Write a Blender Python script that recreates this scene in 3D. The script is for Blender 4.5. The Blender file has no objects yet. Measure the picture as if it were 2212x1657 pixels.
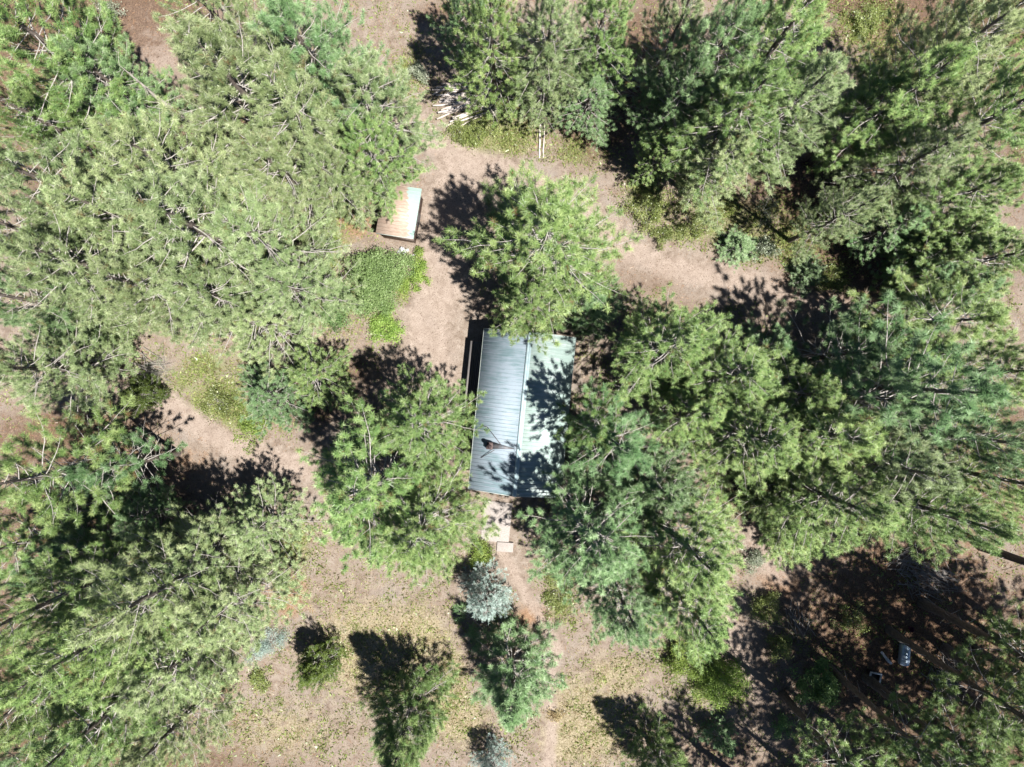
import bpy, math, random
import numpy as np
from mathutils import Vector
R_ = math.radians
C = bpy.context.scene.collection
sc = bpy.context.scene

# ------------------------------------------------------------------ camera, world, sun
CAMH = 53.0                     # metres above the ground, looking straight down
PXM = 28.43                     # picture units per metre at ground level (picture is 2212 x 1657 units)
cam_d = bpy.data.cameras.new("camera")
cam = bpy.data.objects.new("camera", cam_d); C.objects.link(cam)
cam.location = (0, 0, CAMH); cam.rotation_euler = (0, 0, 0)
cam_d.sensor_width = 36.0
cam_d.lens = 36.0 * CAMH / (2212 / PXM)
cam_d.clip_end = 1500
sc.camera = cam

SUN_EL = 65.0
SUN_AZ = math.atan2(-0.60, 0.80)          # direction towards the sun in the plan (x right, y up)
w = bpy.data.worlds.new("World"); sc.world = w; w.use_nodes = True
nt = w.node_tree; nt.nodes.clear()
wo = nt.nodes.new("ShaderNodeOutputWorld"); bg = nt.nodes.new("ShaderNodeBackground")
sky = nt.nodes.new("ShaderNodeTexSky"); sky.sky_type = 'NISHITA'; sky.sun_disc = False
sky.altitude = 1600; sky.air_density = 0.75; sky.dust_density = 0.4
sky.sun_elevation = R_(SUN_EL); sky.sun_rotation = math.pi / 2 - SUN_AZ
bg.inputs[1].default_value = 0.05
nt.links.new(sky.outputs[0], bg.inputs[0]); nt.links.new(bg.outputs[0], wo.inputs[0])
sd = bpy.data.lights.new("sun", 'SUN'); sd.energy = 5.0; sd.angle = R_(0.53); sd.color = (1.0, 0.965, 0.90)
sun = bpy.data.objects.new("sun", sd); C.objects.link(sun)
to_sun = Vector((math.cos(SUN_AZ) * math.cos(R_(SUN_EL)), math.sin(SUN_AZ) * math.cos(R_(SUN_EL)), math.sin(R_(SUN_EL))))
sun.rotation_euler = to_sun.to_track_quat('Z', 'Y').to_euler()
sun.location = to_sun * 80
sc.view_settings.view_transform = 'Standard'; sc.view_settings.look = 'None'
sc.view_settings.exposure = 1.1; sc.view_settings.gamma = 1.0
sc.cycles.max_bounces = 3; sc.cycles.diffuse_bounces = 1; sc.cycles.transmission_bounces = 2

# ------------------------------------------------------------------ helpers
def at(u, v, z=0.0):
    k = (1 - z / CAMH) / PXM
    return np.array([(u - 1106) * k, -(v - 828.5) * k, z])

def tag(o, label=None, cat=None, group=None, kind=None):
    if label: o["label"] = label
    if cat: o["category"] = cat
    if group: o["group"] = group
    if kind: o["kind"] = kind
    return o

def mesh_np(name, V, F, mat, attr=None, smooth=False):
    """V (n,3) ; F (m,k) int array, or a list of such arrays"""
    if not isinstance(F, list): F = [F]
    F = [np.asarray(f, dtype=np.int32) for f in F if len(f)]
    V = np.ascontiguousarray(V, dtype=np.float32)
    me = bpy.data.meshes.new(name)
    me.vertices.add(len(V)); me.vertices.foreach_set("co", V.ravel())
    nl = sum(f.size for f in F); npoly = sum(len(f) for f in F)
    me.loops.add(nl); me.loops.foreach_set("vertex_index", np.concatenate([f.ravel() for f in F]))
    tot = np.concatenate([np.full(len(f), f.shape[1], dtype=np.int32) for f in F])
    st = np.concatenate([[0], np.cumsum(tot)[:-1]]).astype(np.int32)
    me.polygons.add(npoly); me.polygons.foreach_set("loop_start", st)
    me.polygons.foreach_set("loop_total", tot)
    if smooth: me.polygons.foreach_set("use_smooth", np.ones(npoly, dtype=bool))
    if attr is not None:
        for an, av in attr.items():
            a = me.attributes.new(an, 'FLOAT', 'POINT'); a.data.foreach_set("value", np.asarray(av, dtype=np.float32))
    me.materials.append(mat)
    me.update(calc_edges=True)
    return me

def link(name, me, parent=None, loc=None):
    o = bpy.data.objects.new(name, me); C.objects.link(o)
    if parent: o.parent = parent
    if loc is not None: o.location = loc
    return o

def empty(name, loc, rz=0.0):
    o = bpy.data.objects.new(name, None); C.objects.link(o)
    o.location = loc; o.rotation_euler = (0, 0, rz); o.empty_display_size = 0.3
    return o

def nrm(a): return a / (np.linalg.norm(a, axis=-1, keepdims=True) + 1e-9)

def tubes(lines, sides=5):
    """lines: list of (pts (n,3), radii (n))"""
    Vs, Fs, off = [], [], 0
    ang = np.linspace(0, 2 * np.pi, sides, endpoint=False)
    ca, sa = np.cos(ang), np.sin(ang)
    for P, r in lines:
        P = np.asarray(P, float); r = np.asarray(r, float); n = len(P)
        T = nrm(np.gradient(P, axis=0))
        up = np.where(np.abs(T[:, 2:3]) > 0.9, np.array([[1.0, 0, 0]]), np.array([[0, 0, 1.0]]))
        A = nrm(np.cross(T, up)); B = np.cross(T, A)
        ring = P[:, None, :] + r[:, None, None] * (A[:, None, :] * ca[None, :, None] + B[:, None, :] * sa[None, :, None])
        Vs.append(ring.reshape(-1, 3))
        i = np.arange(n - 1)[:, None] * sides; j = np.arange(sides)[None, :]; k = (j + 1) % sides
        Fs.append(np.stack([i + j, i + k, i + sides + k, i + sides + j], -1).reshape(-1, 4) + off)
        off += n * sides
    return np.concatenate(Vs), np.concatenate(Fs)

class MB:
    """collects boxes, prisms and tubes into one mesh"""
    def __init__(s): s.V = []; s.F4 = []; s.F3 = []; s.n = 0
    def add(s, V, F4=None, F3=None):
        V = np.asarray(V, float)
        if F4 is not None and len(F4): s.F4.append(np.asarray(F4) + s.n)
        if F3 is not None and len(F3): s.F3.append(np.asarray(F3) + s.n)
        s.V.append(V); s.n += len(V); return s
    def box(s, x0, x1, y0, y1, z0, z1, rot=0, piv=(0, 0)):
        V = np.array([[x, y, z] for z in (z0, z1) for y in (y0, y1) for x in (x0, x1)], float)
        if rot:
            c, q = math.cos(rot), math.sin(rot); X = V[:, 0] - piv[0]; Y = V[:, 1] - piv[1]
            V[:, 0] = X * c - Y * q + piv[0]; V[:, 1] = X * q + Y * c + piv[1]
        return s.add(V, [[0, 2, 3, 1], [4, 5, 7, 6], [0, 1, 5, 4], [2, 6, 7, 3], [0, 4, 6, 2], [1, 3, 7, 5]])
    def hexa(s, P):      # eight corners, bottom 0-3 ccw, top 4-7
        return s.add(P, [[3, 2, 1, 0], [4, 5, 6, 7], [0, 1, 5, 4], [1, 2, 6, 5], [2, 3, 7, 6], [3, 0, 4, 7]])
    def tube(s, pts, r, sides=8, cap=True):
        r = np.full(len(pts), r) if np.isscalar(r) else np.asarray(r)
        V, F = tubes([(pts, r)], sides)
        if cap:
            n = len(V); V = np.vstack([V, np.asarray(pts[0])[None], np.asarray(pts[-1])[None]])
            j = np.arange(sides); k = (j + 1) % sides
            f3 = np.vstack([np.stack([k, j, np.full(sides, n)], -1), np.stack([n - sides + j, n - sides + k, np.full(sides, n + 1)], -1)])
            return s.add(V, F, f3)
        return s.add(V, F)
    def build(s, name, mat, parent=None, loc=None, bevel=0.0, smooth=False):
        F = []
        if s.F4: F.append(np.concatenate(s.F4))
        if s.F3: F.append(np.concatenate(s.F3))
        me = mesh_np(name, np.concatenate(s.V), F, mat, smooth=smooth)
        o = link(name, me, parent, loc)
        if bevel:
            b = o.modifiers.new("bevel", 'BEVEL'); b.width = bevel; b.segments = 2; b.limit_method = 'ANGLE'
        return o

# ------------------------------------------------------------------ materials
class N:
    def __init__(s, name):
        s.m = bpy.data.materials.new(name); s.m.use_nodes = True; s.t = s.m.node_tree; s.t.nodes.clear()
        s.out = s.t.nodes.new("ShaderNodeOutputMaterial")
    def n(s, ty, **k):
        o = s.t.nodes.new(ty)
        for a, v in k.items(): setattr(o, a, v)
        return o
    def l(s, a, b): s.t.links.new(a, b)
    def noise(s, scale, detail=3, rough=0.55, vec=None, dist=0.0):
        o = s.n("ShaderNodeTexNoise"); o.inputs["Scale"].default_value = scale; o.inputs["Detail"].default_value = detail
        o.inputs["Roughness"].default_value = rough; o.inputs["Distortion"].default_value = dist
        if vec is not None: s.l(vec, o.inputs["Vector"])
        return o.outputs["Fac"]
    def ramp(s, fac, stops, interp='LINEAR'):
        o = s.n("ShaderNodeValToRGB"); o.color_ramp.interpolation = interp
        e = o.color_ramp.elements
        while len(e) < len(stops): e.new(0.5)
        for q, (p, c) in zip(e, stops):
            q.position = p; q.color = (*c, 1) if len(c) == 3 else c
        s.l(fac, o.inputs[0]); return o.outputs[0]
    def mix(s, f, a, b, bt='MIX'):
        o = s.n("ShaderNodeMix", data_type='RGBA', blend_type=bt)
        for idx, v in ((0, f), (6, a), (7, b)):
            if isinstance(v, (int, float)): o.inputs[idx].default_value = v
            elif isinstance(v, tuple): o.inputs[idx].default_value = (*v, 1)
            else: s.l(v, o.inputs[idx])
        return o.outputs[2]
    def math(s, op, a, b=0.0, clamp=False):
        o = s.n("ShaderNodeMath", operation=op, use_clamp=clamp)
        for i, v in enumerate((a, b)):
            if isinstance(v, (int, float)): o.inputs[i].default_value = v
            else: s.l(v, o.inputs[i])
        return o.outputs[0]
    def bsdf(s, col, rough=0.8, metal=0.0, bump=None, bs=0.3, bd=0.02, spec=0.3):
        p = s.n("ShaderNodeBsdfPrincipled"); s.l(p.outputs[0], s.out.inputs[0])
        if isinstance(col, tuple): p.inputs["Base Color"].default_value = (*col, 1)
        else: s.l(col, p.inputs["Base Color"])
        if isinstance(rough, (int, float)): p.inputs["Roughness"].default_value = rough
        else: s.l(rough, p.inputs["Roughness"])
        p.inputs["Metallic"].default_value = metal; p.inputs["Specular IOR Level"].default_value = spec
        if bump is not None:
            b = s.n("ShaderNodeBump"); b.inputs["Strength"].default_value = bs; b.inputs["Distance"].default_value = bd
            s.l(bump, b.inputs["Height"]); s.l(b.outputs[0], p.inputs["Normal"])
        return s.m
    def obj(s): return s.n("ShaderNodeTexCoord").outputs["Object"]
    def mapped(s, scale):
        m = s.n("ShaderNodeMapping"); m.inputs["Scale"].default_value = scale; s.l(s.obj(), m.inputs[0]); return m.outputs[0]

def foliage(name, stops, trans=0.06, hue=0.02, gloss=0.035, tcol=1.25):
    """needles and leaves: colour runs over the per-clump value 'var'; each tree is shifted a little"""
    s = N(name)
    a = s.n("ShaderNodeAttribute", attribute_name="var")
    c = s.ramp(a.outputs["Fac"], stops)
    oi = s.n("ShaderNodeObjectInfo")
    h = s.n("ShaderNodeHueSaturation"); s.l(c, h.inputs["Color"])
    s.l(s.math('ADD', s.math('MULTIPLY', oi.outputs["Random"], hue), 0.5 - hue / 2), h.inputs["Hue"])
    v = s.n("ShaderNodeTexWhiteNoise", noise_dimensions='1D'); s.l(s.math('MULTIPLY', oi.outputs["Random"], 37.0), v.inputs["W"])
    s.l(s.math('ADD', s.math('MULTIPLY', v.outputs["Value"], 0.38), 0.74), h.inputs["Value"])
    d = s.n("ShaderNodeBsdfDiffuse"); s.l(h.outputs[0], d.inputs[0])
    t = s.n("ShaderNodeBsdfTranslucent")
    tc = s.mix(1.0, h.outputs[0], (tcol, tcol * 1.1, tcol * 0.6), 'MULTIPLY'); s.l(tc, t.inputs[0])
    m1 = s.n("ShaderNodeMixShader"); m1.inputs[0].default_value = trans; s.l(d.outputs[0], m1.inputs[1]); s.l(t.outputs[0], m1.inputs[2])
    g = s.n("ShaderNodeBsdfGlossy"); g.inputs["Roughness"].default_value = 0.38; g.inputs[0].default_value = (0.9, 0.95, 0.9, 1)
    m2 = s.n("ShaderNodeMixShader"); m2.inputs[0].default_value = gloss; s.l(m1.outputs[0], m2.inputs[1]); s.l(g.outputs[0], m2.inputs[2])
    s.l(m2.outputs[0], s.out.inputs[0]); return s.m

M = {}
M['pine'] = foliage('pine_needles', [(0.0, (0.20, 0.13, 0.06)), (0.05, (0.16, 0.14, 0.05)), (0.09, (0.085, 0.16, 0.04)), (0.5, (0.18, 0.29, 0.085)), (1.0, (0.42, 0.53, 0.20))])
M['pineblue'] = foliage('blue_green_pine_needles', [(0.0, (0.16, 0.13, 0.07)), (0.06, (0.07, 0.145, 0.055)), (0.5, (0.15, 0.265, 0.10)), (1.0, (0.35, 0.49, 0.25))])
M['olive'] = foliage('olive_pine_needles', [(0.0, (0.2, 0.16, 0.07)), (0.05, (0.15, 0.16, 0.07)), (0.09, (0.11, 0.165, 0.06)), (0.5, (0.225, 0.30, 0.12)), (1.0, (0.49, 0.56, 0.30))])
M['juniper'] = foliage('juniper_scales', [(0.0, (0.06, 0.10, 0.02)), (1.0, (0.15, 0.20, 0.04))], 0.2, 0.0)
M['spruce'] = foliage('blue_spruce_needles', [(0.0, (0.15, 0.22, 0.19)), (0.5, (0.31, 0.41, 0.37)), (1.0, (0.52, 0.62, 0.60))], 0.15, 0.0)
M['leaf'] = foliage('green_leaves', [(0.0, (0.09, 0.15, 0.06)), (0.5, (0.19, 0.30, 0.11)), (1.0, (0.34, 0.46, 0.22))], 0.3, 0.03, 0.015)
M['leafyellow'] = foliage('yellow_green_leaves', [(0.0, (0.11, 0.18, 0.04)), (0.5, (0.25, 0.36, 0.08)), (1.0, (0.42, 0.52, 0.16))], 0.35, 0.02, 0.015)
M['sage'] = foliage('grey_green_leaves', [(0.0, (0.17, 0.2, 0.14)), (0.5, (0.28, 0.32, 0.22)), (1.0, (0.45, 0.47, 0.38))], 0.2, 0.02, 0.04)
M['weed'] = foliage('weed_leaves', [(0.0, (0.13, 0.10, 0.05)), (0.2, (0.14, 0.18, 0.05)), (0.6, (0.24, 0.29, 0.09)), (1.0, (0.38, 0.40, 0.17))], 0.3, 0.0)
M['straw'] = foliage('dry_grass_blades', [(0.0, (0.18, 0.12, 0.07)), (0.3, (0.28, 0.2, 0.11)), (0.6, (0.40, 0.32, 0.18)), (1.0, (0.55, 0.47, 0.30))], 0.3, 0.0)
M['rust_litter'] = foliage('dead_needles', [(0.0, (0.16, 0.09, 0.05)), (0.6, (0.36, 0.20, 0.11)), (1.0, (0.5, 0.36, 0.24))], 0.1, 0.0)

def bark_mat(name, a, b):
    s = N(name); v = s.mapped((6, 6, 1.6)); f = s.noise(2.0, 5, 0.6, v)
    return s.bsdf(s.ramp(f, [(0.3, a), (0.7, b)]), 0.9, 0, f, 0.6, 0.03, 0.15)
M['bark'] = bark_mat('pine_bark', (0.08, 0.068, 0.06), (0.20, 0.165, 0.145))
M['limb'] = bark_mat('grey_limb_bark', (0.24, 0.215, 0.195), (0.52, 0.49, 0.46))
M['dead'] = bark_mat('bleached_dead_wood', (0.30, 0.27, 0.23), (0.66, 0.61, 0.54))
M['deadgrey'] = bark_mat('grey_dead_twigs', (0.18, 0.16, 0.15), (0.42, 0.39, 0.36))

def ground_mat():
    s = N('forest_floor')
    A = lambda n: s.n("ShaderNodeAttribute", attribute_name=n).outputs["Fac"]
    v = s.obj()
    n1 = s.noise(0.35, 5, 0.6, v); n2 = s.noise(1.6, 6, 0.65, v, 0.4); n3 = s.noise(9.0, 4, 0.65, v); n4 = s.noise(17.0, 4, 0.75, v)
    base = s.ramp(n2, [(0.25, (0.22, 0.165, 0.135)), (0.5, (0.345, 0.28, 0.24)), (0.75, (0.45, 0.39, 0.35))])
    grey = s.ramp(n3, [(0.3, (0.27, 0.24, 0.225)), (0.7, (0.47, 0.43, 0.41))])
    base = s.mix(s.ramp(n1, [(0.5, (0, 0, 0)), (0.66, (0.5, 0.5, 0.5))]), base, grey)
    def mask(att, soft=0.18, nz=n2):
        return s.ramp(s.math('ADD', A(att), s.math('MULTIPLY', s.math('SUBTRACT', nz, 0.5), 1.3)), [(0.5 - soft, (0, 0, 0)), (0.5 + soft, (1, 1, 1))])
    litter = s.ramp(n3, [(0.3, (0.27, 0.14, 0.08)), (0.55, (0.42, 0.25, 0.15)), (0.75, (0.52, 0.36, 0.24))])
    col = s.mix(s.math('MULTIPLY', mask('litter'), 0.75), base, litter)
    strawc = s.ramp(n3, [(0.3, (0.22, 0.19, 0.11)), (0.5, (0.42, 0.36, 0.24)), (0.7, (0.62, 0.54, 0.41))])
    col = s.mix(s.math('MULTIPLY', mask('straw'), 0.85), col, strawc)
    greenc = s.ramp(n3, [(0.3, (0.13, 0.16, 0.06)), (0.55, (0.26, 0.30, 0.12)), (0.75, (0.40, 0.40, 0.22))])
    col = s.mix(s.math('MULTIPLY', mask('green'), 0.7), col, greenc)
    pathc = s.ramp(n2, [(0.3, (0.36, 0.285, 0.245)), (0.7, (0.52, 0.43, 0.385))])
    col = s.mix(s.math('MULTIPLY', mask('path', 0.25), 0.85), col, pathc)
    duff = s.ramp(n3, [(0.3, (0.09, 0.055, 0.04)), (0.55, (0.19, 0.12, 0.085)), (0.8, (0.33, 0.24, 0.18))])  # duff brown, which also carries the painted tree shade
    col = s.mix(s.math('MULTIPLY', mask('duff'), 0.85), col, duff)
    sp = s.ramp(n4, [(0.36, (0.42, 0.38, 0.36)), (0.5, (1, 1, 1))])
    col = s.mix(0.8, col, sp, 'MULTIPLY')
    vo = s.n("ShaderNodeTexVoronoi"); vo.inputs["Scale"].default_value = 3.2; s.l(v, vo.inputs["Vector"])
    vb = s.n("ShaderNodeTexVoronoi"); vb.inputs["Scale"].default_value = 6.5; s.l(v, vb.inputs["Vector"])
    pat = s.ramp(s.noise(.8, 4, .7, v), [(.42, (0, 0, 0)), (.6, (1, 1, 1))])
    col = s.mix(s.math('MULTIPLY', s.ramp(vb.outputs['Distance'], [(.15, (1, 1, 1)), (.3, (0, 0, 0))]), pat), col, (0.20, 0.16, 0.11))
    speck = s.ramp(vo.outputs["Distance"], [(0.10, (0.36, 0.3, 0.26)), (0.17, (1, 1, 1))])
    col = s.mix(0.7, col, speck, 'MULTIPLY')
    col = s.mix(1.0, col, (.70, .695, .665), 'MULTIPLY')
    hgt = s.math('ADD', s.math('MULTIPLY', n3, 0.6), s.math('MULTIPLY', n4, 0.5))
    return s.bsdf(col, 0.95, 0, hgt, 0.8, 0.06, 0.1)
M['ground'] = ground_mat()

# ------------------------------------------------------------------ ground
rng = np.random.default_rng(7)
def seg_dist(X, Y, pts):
    d = np.full(X.shape, 1e9)
    for (x0, y0), (x1, y1) in zip(pts[:-1], pts[1:]):
        dx, dy = x1 - x0, y1 - y0; L = dx * dx + dy * dy + 1e-9
        t = np.clip(((X - x0) * dx + (Y - y0) * dy) / L, 0, 1)
        d = np.minimum(d, np.hypot(X - x0 - t * dx, Y - y0 - t * dy))
    return d
def blob(X, Y, B):
    f = np.zeros(X.shape)
    for u, v, ru, rv, s in B:
        x, y, _ = at(u, v); f = np.maximum(f, s * np.exp(-(((X - x) / (ru / PXM)) ** 2 + ((Y - y) / (rv / PXM)) ** 2)))
    return f
PATHS = [([(820, 210), (920, 300), (1010, 345), (1120, 385), (1250, 450), (1370, 550), (1480, 590), (1620, 610), (1760, 640), (1850, 650)], 1.1),
         ([(990, 380), (960, 500), (950, 620), (920, 700), (940, 800)], 2.0), ([(330, 850), (440, 930), (560, 990), (660, 1010)], 1.0),
         ([(1070, 1100), (1088, 1200), (1120, 1260), (1165, 1330), (1205, 1400), (1175, 1480), (1195, 1540), (1185, 1660)], 0.5),
         ([(1640, 1180), (1690, 1240)], 1.2), ([(1570, 1330), (1600, 1420), (1640, 1500)], 0.8), ([(300, 60), (345, 120)], 1.6)]
GREEN = [(1060, 290, 110, 50, 1), (1580, 460, 110, 40, .8), (1720, 520, 70, 60, .9), (1250, 330, 60, 30, .7), (450, 790, 80, 40, .7), (1400, 420, 50, 60, .8), (830, 690, 40, 60, .5), (690, 560, 50, 60, .9), (1500, 500, 90, 30, .7), (1100, 250, 60, 30, .8), (700, 520, 60, 40, 1), (470, 860, 80, 50, .9), (520, 900, 60, 40, .9), (400, 820, 60, 40, .6), (1210, 1290, 30, 60, .9),
         (1640, 520, 90, 60, .7), (1540, 440, 60, 40, .7), (1780, 600, 60, 40, .7), (880, 150, 40, 50, .6), (1880, 50, 60, 70, .8), (640, 1180, 40, 60, .8),
         (1550, 1480, 80, 50, .7), (730, 650, 70, 60, .8), (1480, 1410, 60, 30, .6), (870, 620, 25, 40, .9)]
STRAW = [(800, 1400, 180, 130, .8), (900, 1380, 90, 90, .9), (970, 1500, 50, 110, 1), (1000, 1560, 60, 60, 1), (1270, 1560, 110, 110, .95), (1330, 1460, 90, 60, .7), (600, 1580, 160, 90, .6),
         (1230, 1600, 70, 60, 1), (960, 60, 60, 60, .5), (1100, 310, 100, 30, .7), (1900, 80, 80, 80, .5)]
LITTER = [(760, 470, 90, 60, .8), (620, 1290, 60, 60, .8), (480, 1480, 50, 60, .6), (1150, 1330, 50, 30, .8), (1690, 1260, 60, 40, .8), (200, 920, 160, 60, .6), (1950, 1300, 260, 260, .7), (300, 1000, 200, 60, .6), (1060, 160, 50, 50, .7), (1400, 180, 90, 60, .6), (1700, 650, 60, 30, .4)]
DUFF_SHADE = [(1400, 150, 130, 200, .9), (1950, 560, 300, 120, 1), (2150, 1000, 150, 200, .9), (1950, 1400, 350, 300, .85), (1300, 250, 120, 120, .9), (200, 1150, 300, 200, .9), (1450, 700, 150, 80, .6), (1650, 1060, 150, 80, .9), (250, 350, 300, 250, .8), (1180, 250, 60, 60, .4), (1000, 30, 150, 40, .7), (1800, 400, 250, 150, .9), (650, 850, 130, 90, .9), (150, 1500, 250, 200, .8), (150, 950, 220, 90, .9), (760, 800, 110, 70, .6), (980, 480, 90, 110, .35), (1400, 620, 120, 60, .5), (1560, 1620, 120, 80, .6), (560, 300, 300, 150, .7)]  # duff under trees; some patches paint deep tree shade onto the ground
def fields(X, Y):
    p = np.zeros(X.shape)
    for pts, wd in PATHS:
        q = [tuple(at(u, v)[:2]) for u, v in pts]; p = np.maximum(p, np.exp(-(seg_dist(X, Y, q) / wd) ** 2))
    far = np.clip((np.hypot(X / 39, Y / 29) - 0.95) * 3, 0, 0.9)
    return p, blob(X, Y, GREEN), blob(X, Y, STRAW), blob(X, Y, LITTER), np.maximum(blob(X, Y, DUFF_SHADE), far)
def relief(x, y):
    return 0.05 * np.sin(x * .9 + 1.3 * np.sin(y * .5)) * np.cos(y * .8) + 0.03 * np.sin(x * 2.3 + y * 1.7) - 0.02
gx = np.concatenate([[-400, -200, -110, -70], np.arange(-46, 46.01, 0.3), [70, 110, 200, 400]])
gy = np.concatenate([[-400, -200, -110, -60], np.arange(-36, 36.01, 0.3), [60, 110, 200, 400]])
X, Y = np.meshgrid(gx, gy); nx, ny = len(gx), len(gy)
Z = relief(X, Y) * (np.abs(X) < 46) * (np.abs(Y) < 36)
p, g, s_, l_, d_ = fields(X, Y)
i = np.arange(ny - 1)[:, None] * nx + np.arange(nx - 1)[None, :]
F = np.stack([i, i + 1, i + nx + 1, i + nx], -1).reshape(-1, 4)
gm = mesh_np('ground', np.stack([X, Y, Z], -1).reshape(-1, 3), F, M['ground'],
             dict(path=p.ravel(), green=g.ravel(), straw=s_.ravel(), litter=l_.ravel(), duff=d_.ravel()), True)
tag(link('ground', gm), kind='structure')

# loose ground cover: weeds, dry grass, fallen twigs
def clumps(name, n, prob, mat, blades, length, width, up, label, cat, spread=0.08, big=1.4):
    x = rng.uniform(-42, 42, n * 8); y = rng.uniform(-32, 32, n * 8)
    keep = rng.random(n * 8) < prob(x, y); x, y = x[keep][:n], y[keep][:n]; n = len(x)
    sz = rng.uniform(0.5, 1.4, n) * rng.choice([.7, 1, 1, big], n); var = np.clip(rng.normal(0.5, 0.25, n), 0, 1)
    P = np.stack([x, y, relief(x, y) - 0.005], -1)[:, None, :] + rng.normal(0, spread, (n, blades, 3)) * sz[:, None, None] * [1, 1, 0]
    D = rng.normal(0, 1, (n, blades, 3)); D[..., 2] = np.abs(D[..., 2]) * up + 0.15; D = nrm(D)
    L = length * sz[:, None, None] * rng.uniform(.6, 1.2, (n, blades, 1))
    S = nrm(np.cross(D, rng.normal(0, 1, (n, blades, 3)))) * width * sz[:, None, None]
    V = np.stack([P - S, P + S, P + D * L], 2).reshape(-1, 3)
    vv = np.repeat(np.clip(var[:, None] + rng.normal(0, .12, (n, blades)), 0, 1).ravel(), 3)
    me = mesh_np(name, V, np.arange(len(V)).reshape(-1, 3), mat, dict(var=vv))
    return tag(link(name, me), label, cat, kind='stuff')
def ns(x, y, k): return 0.5 + 0.25 * (np.sin(x * k + 2.1 * np.sin(y * k * .7)) + np.sin(y * k * 1.3 + 1.7 * np.sin(x * k * .9 + 1)))
def pr_weed(x, y):
    p, g, s, l, d = fields(x, y); return np.clip(0.02 + g * 1.3 * ns(x, y, 1.6) + s * .4 * ns(x, y, 2.5) ** 2 + .12 * ns(x, y, .9) ** 4 - p * .9, 0, 1)
def pr_straw(x, y):
    p, g, s, l, d = fields(x, y); return np.clip(0.05 + s * 0.8 * ns(x, y, 2.2) + g * .25 - p * .8 - d * .2, 0, 1)
def pr_lit(x, y):
    p, g, s, l, d = fields(x, y); return np.clip(0.2 + l * .7 + d * .5 - p * .3, 0, 1)
clumps('weeds', 110000, pr_weed, M['weed'], 7, 0.09, 0.024, 0.7, 'low yellow green weeds scattered over the bare dirt of the clearings', 'weeds', .1, 2.4)
clumps('dry_grass', 40000, pr_straw, M['straw'], 6, 0.14, 0.014, 0.9, 'straw coloured dry grass tufts in the open clearings', 'dry grass')
clumps('needle_litter', 60000, pr_lit, M['rust_litter'], 5, 0.16, 0.011, 0.15, 'rust brown fallen pine needles lying on the forest floor', 'pine litter', 0.12)

# ------------------------------------------------------------------ conifers
def tuft_mesh(name, P, D, S, var, mat, k, length, width, cone, rs, back=0.12):
    """brushes of needles: P (n,3) position, D (n,3) twig direction, S size"""
    n = len(P)
    rnd = nrm(rs.normal(0, 1, (n, k, 3)))
    Dn = D[:, None, :]
    per = nrm(rnd - (rnd * Dn).sum(-1, keepdims=True) * Dn)
    a = np.clip(rs.normal(cone, 0.32, (n, k, 1)), 0.05, 2.3)
    nd = Dn * np.cos(a) + per * np.sin(a)
    sz = S[:, None, None]
    st = P[:, None, :] - Dn * rs.uniform(0, back, (n, k, 1)) * sz + nd * 0.01
    L = length * sz * rs.uniform(.75, 1.15, (n, k, 1))
    face = np.array([0, 0, .7]) + Dn * .7 + rs.normal(0, .45, (n, k, 3))       # needles lie in sprays that face up and outward
    sd_ = nrm(np.cross(face, nd)) * (width * 0.5) * np.sqrt(sz)
    V = np.stack([st - sd_, st + sd_, st + nd * L + np.array([0, 0, -0.02])], 2).reshape(-1, 3)
    vv = np.clip(var[:, None, None] + rs.normal(0, .07, (n, k, 1)) + np.where(var[:, None, None] > .05, np.array([-.12, -.12, .2]), 0), 0, 1).ravel()  # dark roots, pale tips: sunlit tips painted into the needle colour
    return mesh_np(name, V, np.arange(len(V)).reshape(-1, 3), mat, dict(var=vv))

def rot_dir(az, pitch): return np.array([math.cos(az) * math.cos(pitch), math.sin(az) * math.cos(pitch), math.sin(pitch)])

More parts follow.
